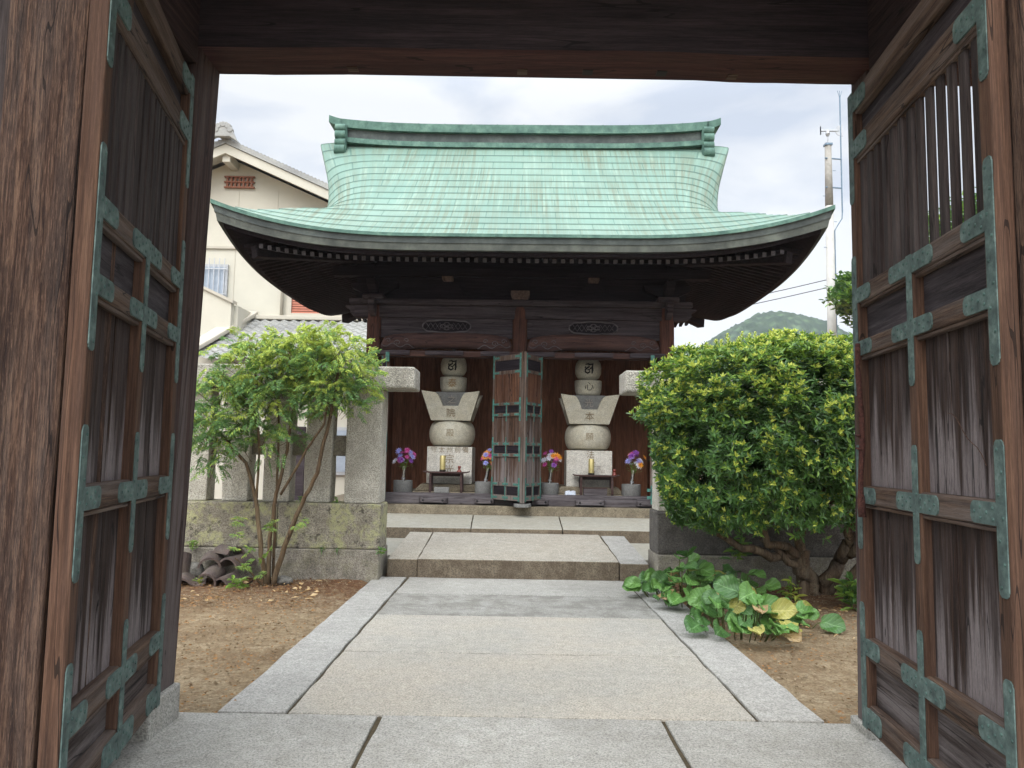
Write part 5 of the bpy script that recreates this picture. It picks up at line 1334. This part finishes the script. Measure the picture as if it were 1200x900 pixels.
broadplant(2.04, 6.92, 52, 0.44, 0.58, 'broad-leaved green plant spilling over the right kerb, nearest the camera', 4, 0.32)
broadplant(2.48, 7.05, 20, 0.32, 0.36, 'sparse broad-leaved plant with flat leaves on the sand beside the kerb', 9, 0.14)
broadplant(2.55, 8.55, 12, 0.32, 0.25, 'small broad-leaved plant under the clipped shrub', 6, 0.28)

def weed(x, y, z, s_, n, label, seed, mats=('lf_mid', 'nd_mid'), up_=0.8):
    rnd = random.Random(seed); b = MB()
    for q in range(n):
        a = rnd.uniform(0, 6.28); h = rnd.uniform(0, s_); c = Vector((rnd.uniform(-.3, .3)*s_, rnd.uniform(-.3, .1)*s_, h*up_)); d = Vector((cos(a), sin(a), rnd.uniform(0, 1)))
        l2 = s_*rnd.uniform(0.3, 0.6); leaf(b, c, d, Vector((0, 0, 1)), l2, l2*0.35, q % 2, .2, .3)
    for q in range(4): b.tube([(0, 0, -0.03), (rnd.uniform(-.2, .2)*s_, rnd.uniform(-.2, .1)*s_, s_*up_)], 0.003, 4, mi=0)
    return tag(b.build('weed', [W[m] for m in mats], fix=False, loc=(x, y, z)), label, 'weed', 'small weeds around the fences')
weed(-3.70, 9.12, 0.335, 0.11, 26, 'small weed growing from the ledge above the old tiles', 1)
weed(-2.50, 9.25, 0.88, 0.08, 20, 'tiny weed on the left fence base between two posts', 2, ('nd_dark', 'lf_mid'))
weed(-2.07, 9.25, 0.88, 0.08, 18, 'tiny weed on the left fence base beside the end post', 3, ('nd_dark', 'lf_mid'))
weed(-1.50, 9.14, 0.30, 0.10, 40, 'small round green weed at the corner of the left fence by the step', 4, ('nd_dark', 'lf_mid'))
weed(-2.20, 9.15, 0.32, 0.06, 18, 'tiny weed on the footing ledge of the left fence, nearer the tree', 5, ('nd_dark', 'lf_mid'))
weed(-2.02, 9.15, 0.32, 0.05, 14, 'tiny weed on the footing ledge of the left fence, nearer the steps', 6, ('nd_dark', 'lf_mid'))
weed(3.55, 8.1, -0.02, 0.34, 60, 'leafy low weed in the shade by the right gate leaf', 7, ('lf_mid', 'lf_dark'))
weed(3.95, 8.2, -0.02, 0.40, 70, 'taller leafy weed at the foot of the clipped shrub, far right', 8, ('lf_mid', 'lf_dark'))
weed(3.05, 8.45, 0.0, 0.24, 26, 'thin upright weed between the shrub trunk and the broad leaves', 9, ('lf_mid', 'lf_new'))
weed(2.86, 7.75, -0.02, 0.14, 16, 'tiny yellowish weed on the sand before the shrub', 10, ('lf_mid', 'lf_new'))
weed(-2.95, 8.55, -0.02, 0.2, 30, 'low weed at the foot of the slender tree', 11, ('nd_mid', 'lf_mid'), 0.5)
weed(-3.45, 8.75, -0.02, 0.12, 16, 'yellowish weed in front of the old tiles', 12, ('lf_new', 'nd_mid'))
weed(2.62, 8.95, 0.34, 0.26, 40, 'fern-like weed on the footing behind the shrub branches', 13, ('nd_dark', 'lf_mid'))

# ---- old roof tiles and stones at the left
def arc_tile(name, loc, rot, L_, r, th, a0, a1, label, wave=False):
    b = MB(); n, m_ = 14, 5
    for s_ in (0, 1):
        rr = r-th*s_
        for j in range(m_+1):
            for i in range(n+1):
                if wave:
                    u = i/n; x = (u-0.5)*2*r; z = 0.035*sin(u*2*pi)*1.3-th*s_; b.v.append((x, L_*(j/m_-0.5), z))
                else:
                    a = a0+(a1-a0)*i/n; b.v.append((rr*cos(a), L_*(j/m_-0.5), rr*sin(a)))
    k = (m_+1)*(n+1)
    for j in range(m_):
        for i in range(n):
            q = j*(n+1)+i; b.f += [(q, q+1, q+n+2, q+n+1), (k+q, k+q+n+1, k+q+n+2, k+q+1)]
    for i in range(n): b.f += [(i, k+i, k+i+1, i+1), (m_*(n+1)+i, m_*(n+1)+i+1, k+m_*(n+1)+i+1, k+m_*(n+1)+i)]
    for j in range(m_): b.f += [(j*(n+1), (j+1)*(n+1), k+(j+1)*(n+1), k+j*(n+1)), (j*(n+1)+n, k+j*(n+1)+n, k+(j+1)*(n+1)+n, (j+1)*(n+1)+n)]
    b.m = [0]*len(b.f)
    return tag(b.build(name, W['oldtile'], smooth=True, auto=40, loc=loc, rot=rot), label, 'roof tile', 'old roof tiles heaped by the left fence')
arc_tile('roof_tile', (-3.42, 8.98, 0.17), (0.12, 0, 0.25), 0.34, 0.13, 0.022, 0.1, pi-0.1, 'arched clay tile with its open end forward, on top of the heap')
arc_tile('roof_tile', (-3.12, 8.98, 0.15), (0.05, 0, -0.35), 0.34, 0.14, 0.022, 0.1, pi-0.1, 'arched clay tile lying over the right side of the heap')
arc_tile('roof_tile', (-3.34, 8.80, 0.06), (0.3, 0.5, 0.1), 0.28, 0.11, 0.022, 0, pi, 'half-round clay tile leaning at the front of the heap')
arc_tile('roof_tile', (-3.58, 8.82, 0.06), (0.15, 0, 0.3), 0.36, 0.17, 0.022, 0, pi, 'wavy clay tile lying low at the left of the heap', True)
arc_tile('roof_tile', (-3.08, 8.78, 0.04), (0.1, 0.2, -0.2), 0.30, 0.15, 0.022, 0, pi, 'wavy clay tile lying low beside the tree stems', True)
arc_tile('roof_tile', (-3.80, 8.92, 0.12), (1.2, 0.1, 0.6), 0.34, 0.16, 0.022, 0, pi, 'dark clay tile standing on edge by the gate post')
arc_tile('roof_tile', (-3.25, 9.05, 0.27), (0.0, 0.1, 0.9), 0.3, 0.12, 0.02, 0.2, pi-0.2, 'small arched clay tile resting across the back of the heap')
def rock(x, y, z, s_, label, seed):
    bm = bmesh.new(); bmesh.ops.create_icosphere(bm, subdivisions=3, radius=1)
    for v_ in bm.verts: v_.co *= 1+0.22*noise.noise(v_.co*1.6+Vector((seed, 0, 0))); v_.co = Vector((v_.co.x*s_[0], v_.co.y*s_[1], v_.co.z*s_[2]))
    me = bpy.data.meshes.new('rock'); bm.to_mesh(me); bm.free(); me.materials.append(W['rock']); me.polygons.foreach_set('use_smooth', [True]*len(me.polygons))
    o = bpy.data.objects.new('rock', me); COL.objects.link(o); o.location = (x, y, z); return tag(o, label, 'rock')
rock(-2.55, 8.85, 0.03, (0.11, 0.07, 0.055), 'smooth grey stone at the foot of the slender tree', 1)
rock(2.40, 8.9, 0.02, (0.16, 0.1, 0.07), 'low rounded stone behind the broad leaves by the right fence', 4)
rock(-3.62, 9.0, 0.1, (0.12, 0.09, 0.10), 'dark rounded stone behind the heaped tiles', 6)

# ================================================================== NEIGHBOURING HOUSE
hs_ = empty('neighbour_house', (-8.3, 24, 0), 0, label='cream two-storey house with grey tiled gable roof rising behind the left fence', cat='house')
def q_(mb, name, mat, par=None, **k):
    return mb.xf(Matrix.Translation((8.3, -24, 0))).build(name, mat, par or hs_, **k)
AX, AZ, SL = -8.39, 10.42, 0.44; HWL, HWR = 4.2, 4.2
wl = MB(); xa, xb = AX-3.6, AX+3.6
wl.prism([(xa, 0), (xb, 0), (xb, AZ-0.32-SL*3.6), (AX, AZ-0.32), (xa, AZ-0.32-SL*3.6)], 22.3, 30, 'y'); q_(wl, 'wall', W['cream'])
rt = MB()
for sg in (-1, 1):
    nT = 40
    for k in range(nT):
        x0 = 4.25*k/nT; x1 = 4.25*(k+1)/nT; z0 = AZ-SL*x0; z1 = AZ-SL*x1
        rt.hexa([(AX+sg*x0, 21.45, z0-0.12), (AX+sg*x1, 21.45, z1-0.12), (AX+sg*x1, 30.6, z1-0.12), (AX+sg*x0, 30.6, z0-0.12), (AX+sg*x0, 21.45, z0+0.02), (AX+sg*x1, 21.45, z1+0.06), (AX+sg*x1, 30.6, z1+0.06), (AX+sg*x0, 30.6, z0+0.02)])
q_(rt, 'roof', W['tile'])
for sg in (-1, 1):
    bb = MB(); bb.prism([(AX, AZ-0.13), (AX+sg*4.2, AZ-0.13-SL*4.2), (AX+sg*4.2, AZ-0.40-SL*4.2), (AX, AZ-0.40)], 21.5, 21.6, 'y'); q_(bb, 'bargeboard', W['soffitc'])
    sb = MB(); sb.prism([(AX, AZ-0.14), (AX+sg*4.2, AZ-0.14-SL*4.2), (AX+sg*4.2, AZ-0.20-SL*4.2), (AX, AZ-0.20)], 21.6, 22.3, 'y'); q_(sb, 'eave_soffit', W['soffitc'])
q_(MB().box(AX-0.11, AX+0.11, 21.6, 22.3, AZ-0.62, AZ-0.38), 'ridge_purlin', W['soffitc'])
q_(MB().box(AX-0.16, AX+0.16, 21.35, 30.6, AZ+0.0, AZ+0.20), 'ridge_tiles', W['tile'], bevel=0.05)
og = MB(); og.prism([(AX-0.42, AZ-0.16), (AX-0.30, AZ+0.10), (AX-0.22, AZ+0.30), (AX-0.10, AZ+0.42), (AX+0.10, AZ+0.42), (AX+0.22, AZ+0.30), (AX+0.30, AZ+0.10), (AX+0.42, AZ-0.16), (AX+0.2, AZ-0.02), (AX-0.2, AZ-0.02)], 21.22, 21.36, 'y')
for a in range(5): og.tube([(AX+0.2*cos(a*pi/4), 21.20, AZ+0.18+0.16*sin(a*pi/4)), (AX+0.2*cos(a*pi/4), 21.36, AZ+0.18+0.16*sin(a*pi/4))], 0.085, 10)
q_(og, 'ridge_end_tile', W['tile'], bevel=0.02)
vt = MB()
for k in range(7): vt.box(-8.60+0.12*k, -8.54+0.12*k, 22.22, 22.299, 9.26, 9.60)
for z in (9.26, 9.42, 9.58): vt.box(-8.66, -7.76, 22.20, 22.28, z-0.02, z+0.02)
q_(vt, 'gable_vent', W['vent'])
q_(MB().box(xa-0.02, xb+0.02, 22.24, 22.30, 7.40, 7.47), 'trim_band', W['creamd'])
for x in (-8.22, -7.05): q_(MB().box(x-0.006, x+0.006, 22.29, 22.30, 7.47, 9.2), 'wall_joint', W['creamd'])
for x in (-8.25, ): q_(MB().box(x-0.008, x+0.008, 22.29, 22.30, 5.3, 7.4), 'wall_joint', W['creamd'])
wn_ = MB().box(-9.6, -8.42, 22.22, 22.30, 5.7, 6.92); win = q_(wn_, 'window', W['alu'])
q_(MB().box(-9.52, -8.50, 22.20, 22.218, 5.78, 6.84), 'pane', W['glass']).parent = win
bb = MB()
for k in range(8): bb.box(-9.55+0.15*k, -9.53+0.15*k, 22.12, 22.14, 5.7, 7.08)
for z in (6.0, 6.75): bb.box(-9.6, -8.4, 22.11, 22.13, z, z+0.03)
q_(bb, 'window_bars', W['alu'])
sh_ = MB()
for k in range(22): sh_.prism([(22.22, 5.50+k*0.07), (22.25, 5.565+k*0.07), (22.28, 5.565+k*0.07), (22.28, 5.50+k*0.07)], -6.5, -4.9, 'x')
q_(sh_, 'shutter', W['shutter'])
q_(MB().box(-6.62, -6.5, 22.18, 22.3, 5.4, 7.1).box(-4.9, -4.78, 22.18, 22.3, 5.4, 7.1).box(-6.62, -4.78, 22.16, 22.3, 5.38, 5.49), 'shutter_frame', W['creamd'])
q_(MB().tube([(-6.78, 22.2, 5.4), (-6.78, 22.2, 8.5)], 0.045, 10), 'downpipe', W['creamd'], smooth=True)
# stair parapet and lower roof
pw = MB(); pw.prism([(-10.4, 3.2), (-7.72, 3.2), (-7.72, 5.50), (-8.6, 5.92), (-10.4, 6.7)], 20.75, 20.95, 'y'); q_(pw, 'parapet', W['cream'])
pc = MB(); pc.prism([(-7.66, 5.47), (-7.66, 5.56), (-8.6, 5.99), (-10.4, 6.78), (-10.4, 6.69), (-8.6, 5.91)], 20.68, 21.02, 'y'); q_(pc, 'parapet_cap', W['creamd'])
q_(MB().box(-7.74, -7.6, 20.95, 22.3, 4.2, 5.45), 'parapet', W['cream'])
# lower tiled roof with real wavy courses, falling towards us
an = empty('lower_annex', (-6, 20, 0), 0, label='low annex with pale grey wavy-tiled roof in front of the cream house', cat='annex')
def an_(mb, name, mat, **k): return mb.xf(Matrix.Translation((6, -20, 0))).build(name, mat, an, **k)
tr_ = MB(); x0, x1 = -8.5, -2.8; yA, yB = 19.0, 22.25; zA, zB = 3.72, 5.30; nX = int((x1-x0)/0.035); rows = 12; ny_ = rows*2
cols_ = []
for j in range(rows):
    for e in (0, 1):
        t_ = (j+e*0.999)/rows; y = yA+(yB-yA)*t_; z = zA+(zB-zA)*t_+(0.05 if e == 0 else 0.0)
        for i in range(nX+1):
            x = x0+(x1-x0)*i/nX; tr_.v.append((x, y, z+0.028*sin(x*2*pi/0.28)))
for r in range(rows*2-1):
    for i in range(nX): tr_.f.append((r*(nX+1)+i, r*(nX+1)+i+1, (r+1)*(nX+1)+i+1, (r+1)*(nX+1)+i)); tr_.m.append(0)
an_(tr_, 'roof', W['tile'], smooth=True, fix=False, auto=30)
an_(MB().box(-7.9, -2.8, 22.05, 22.29, 5.28, 5.40), 'flashing', W['creamd'], bevel=0.02)
hip = MB(); hip.hexa([(-8.35, 18.95, 3.78), (-8.0, 18.9, 3.78), (-7.45, 22.2, 5.40), (-7.95, 22.2, 5.40), (-8.35, 18.95, 3.92), (-8.0, 18.9, 3.92), (-7.45, 22.2, 5.54), (-7.95, 22.2, 5.54)]); an_(hip, 'verge_tiles', W['creamd'], bevel=0.03)
an_(MB().box(-8.2, -3.0, 19.5, 22.2, 0, 3.68), 'wall', W['cream'])
an_(MB().box(-6.2, -5.2, 19.42, 19.49, 0.1, 2.1), 'door', W['hall'])
w2 = an_(MB().box(-4.8, -3.6, 19.42, 19.49, 0.9, 2.1), 'window', W['alu']); o = MB().box(-4.72, -3.68, 19.40, 19.418, 0.98, 2.02).xf(Matrix.Translation((6, -20, 0))).build('pane', W['glass'], w2)

# ================================================================== MAST, WIRES, FAR TREE
pm = empty('weather_pole', (12.6, 30, 0), 0, label='tall grey pole carrying a wind vane and a thin mast right of the hall roof', cat='pole')
MB().tube([(0, 0, 0), (0, 0, 11.6)], [0.19, 0.155], 14).build('pole', W['pole'], pm, smooth=True)
MB().tube([(0, 0, 11.6), (0, 0, 14.1)], [0.155, 0.125], 14).build('pole_top', W['polet'], pm, smooth=True)
MB().box(-0.14, 0.14, -0.14, 0.14, 14.1, 14.18).build('cap_plate', W['steelb'], pm)
a = MB(); a.tube([(0, 0, 14.18), (0, 0, 14.62)], 0.03, 8); a.tube([(-0.28, 0, 14.72), (0.45, 0, 14.74)], 0.035, 8); a.lathe([(0.05, 14.5), (0.09, 14.6), (0.07, 14.7), (0.03, 14.76)], n=10)
a.build('vane_shaft', W['alu'], pm)
MB().prism([(0.30, 14.72), (0.38, 14.92), (0.60, 15.0), (0.60, 14.50), (0.38, 14.56)], -0.012, 0.012, 'y').build('vane_tail', W['alu'], pm)
pr_ = MB()
for k in range(4): pr_.box(-0.30, -0.27, -0.02+0.0, 0.02, 14.72+(0.0 if k > 1 else -0.16), 14.9-(0.0 if k > 1 else 0.16))
pr_.build('propeller', W['alu'], pm)
ms = MB(); ms.tube([(0.52, 0, 11.35), (0.52, 0, 16.2)], 0.028, 8); ms.tube([(0.52, 0, 11.36), (0.50, 0, 11.1), (0.34, 0, 10.85), (0.2, 0, 10.6), (0.19, 0, 6.5)], 0.022, 8)
for q in (-1, 0, 1): ms.tube([(0.52, 0, 16.1), (0.52+0.09*q, 0, 16.42)], 0.012, 5)
for z in (13.55, 12.35): ms.tube([(-0.17, -0.1, z), (0.52, 0, z)], 0.03, 6)
ms.build('thin_mast', W['steelb'], pm)
st_ = MB()
for k in range(12): z = 1.5+k*1.05; st_.tube([(0.15*(1 if k % 2 else -1), -0.05, z), (0.27*(1 if k % 2 else -1), -0.05, z)], 0.012, 5)
st_.build('step_bolts', W['steelb'], pm)
for q, (a, b_, lb) in enumerate((((5, 40, 8.3), (30, 36, 14.6), 'upper of the two parallel cables right of the hall roof'), ((5, 40.5, 8.0), (30, 36.5, 14.2), 'lower of the two parallel cables right of the hall roof'), ((8, 34, 5.4), (30, 30, 8.4), 'single thin cable crossing low behind the pole'))):
    a = Vector(a); b_ = Vector(b_); m = MB(); m.tube([a.lerp(b_, k/16)-Vector((0, 0, 0.5*sin(pi*k/16))) for k in range(17)], 0.022 if q < 2 else 0.016, 5)
    tag(m.build('power_cable', W['wire']), lb, 'cable', 'overhead cables')
ft = empty('far_tree', (14.3, 27, 0), 0, label='dark green tree seen past the edge of the right gate leaf', cat='tree')
rnd = random.Random(21); m = MB(); n_c = 0
while n_c < 12000:
    d = Vector((rnd.gauss(0, 1), rnd.gauss(0, 1), rnd.gauss(0, 1))).normalized(); r = 0.55+0.45*rnd.random()**0.6
    k = 1+0.30*noise.noise(d*2.1+Vector((3, 0, 0)))+0.14*noise.noise(d*5)
    cA = n_c % 2; p = Vector((d.x*2.3*k*r-0.65, d.y*2.0*k*r, 7.35+d.z*1.25*k*r)) if cA else Vector((2.8+d.x*2.6*k*r, d.y*2.4*k*r, 9.0+d.z*2.2*k*r)); n_c += 1
    leaf(m, p, Vector((rnd.uniform(-1, 1), rnd.uniform(-1, 1), rnd.uniform(-.3, .8))), Vector((0, 0, 1)), rnd.uniform(.2, .34), 0.14, 0 if rnd.random() < .7 else 1, .2)
m.build('crown', [W['lf_dark'], W['lf_mid']], ft, fix=False)
m = MB(); m.tube([(0, 0, 0), (0.1, 0, 3), (0, 0, 6.5)], [0.28, 0.22, 0.12], 10)
for k in range(8): m.tube([(0, 0, 5+k*0.25), (1.8*cos(k*2.3), 1.6*sin(k*2.3), 7.5+k*0.25)], [0.08, 0.03], 6)
m.build('trunk', W['bark'], ft, smooth=True)

# thin air between here and the far hill
hz = MB().box(-1190, 1190, -590, 1190, -2.2, 140).build('haze', [])
hm = bpy.data.materials.new('haze'); hm.use_nodes = True; hm.node_tree.nodes.clear()
ho = hm.node_tree.nodes.new('ShaderNodeOutputMaterial'); hv = hm.node_tree.nodes.new('ShaderNodeVolumePrincipled')
hv.inputs['Color'].default_value = (0.86, 0.92, 1.0, 1); hv.inputs['Density'].default_value = 0.0004; hv.inputs['Anisotropy'].default_value = 0.0
hm.node_tree.links.new(hv.outputs[0], ho.inputs['Volume']); hz.data.materials.append(hm)
tag(hz, kind='stuff')
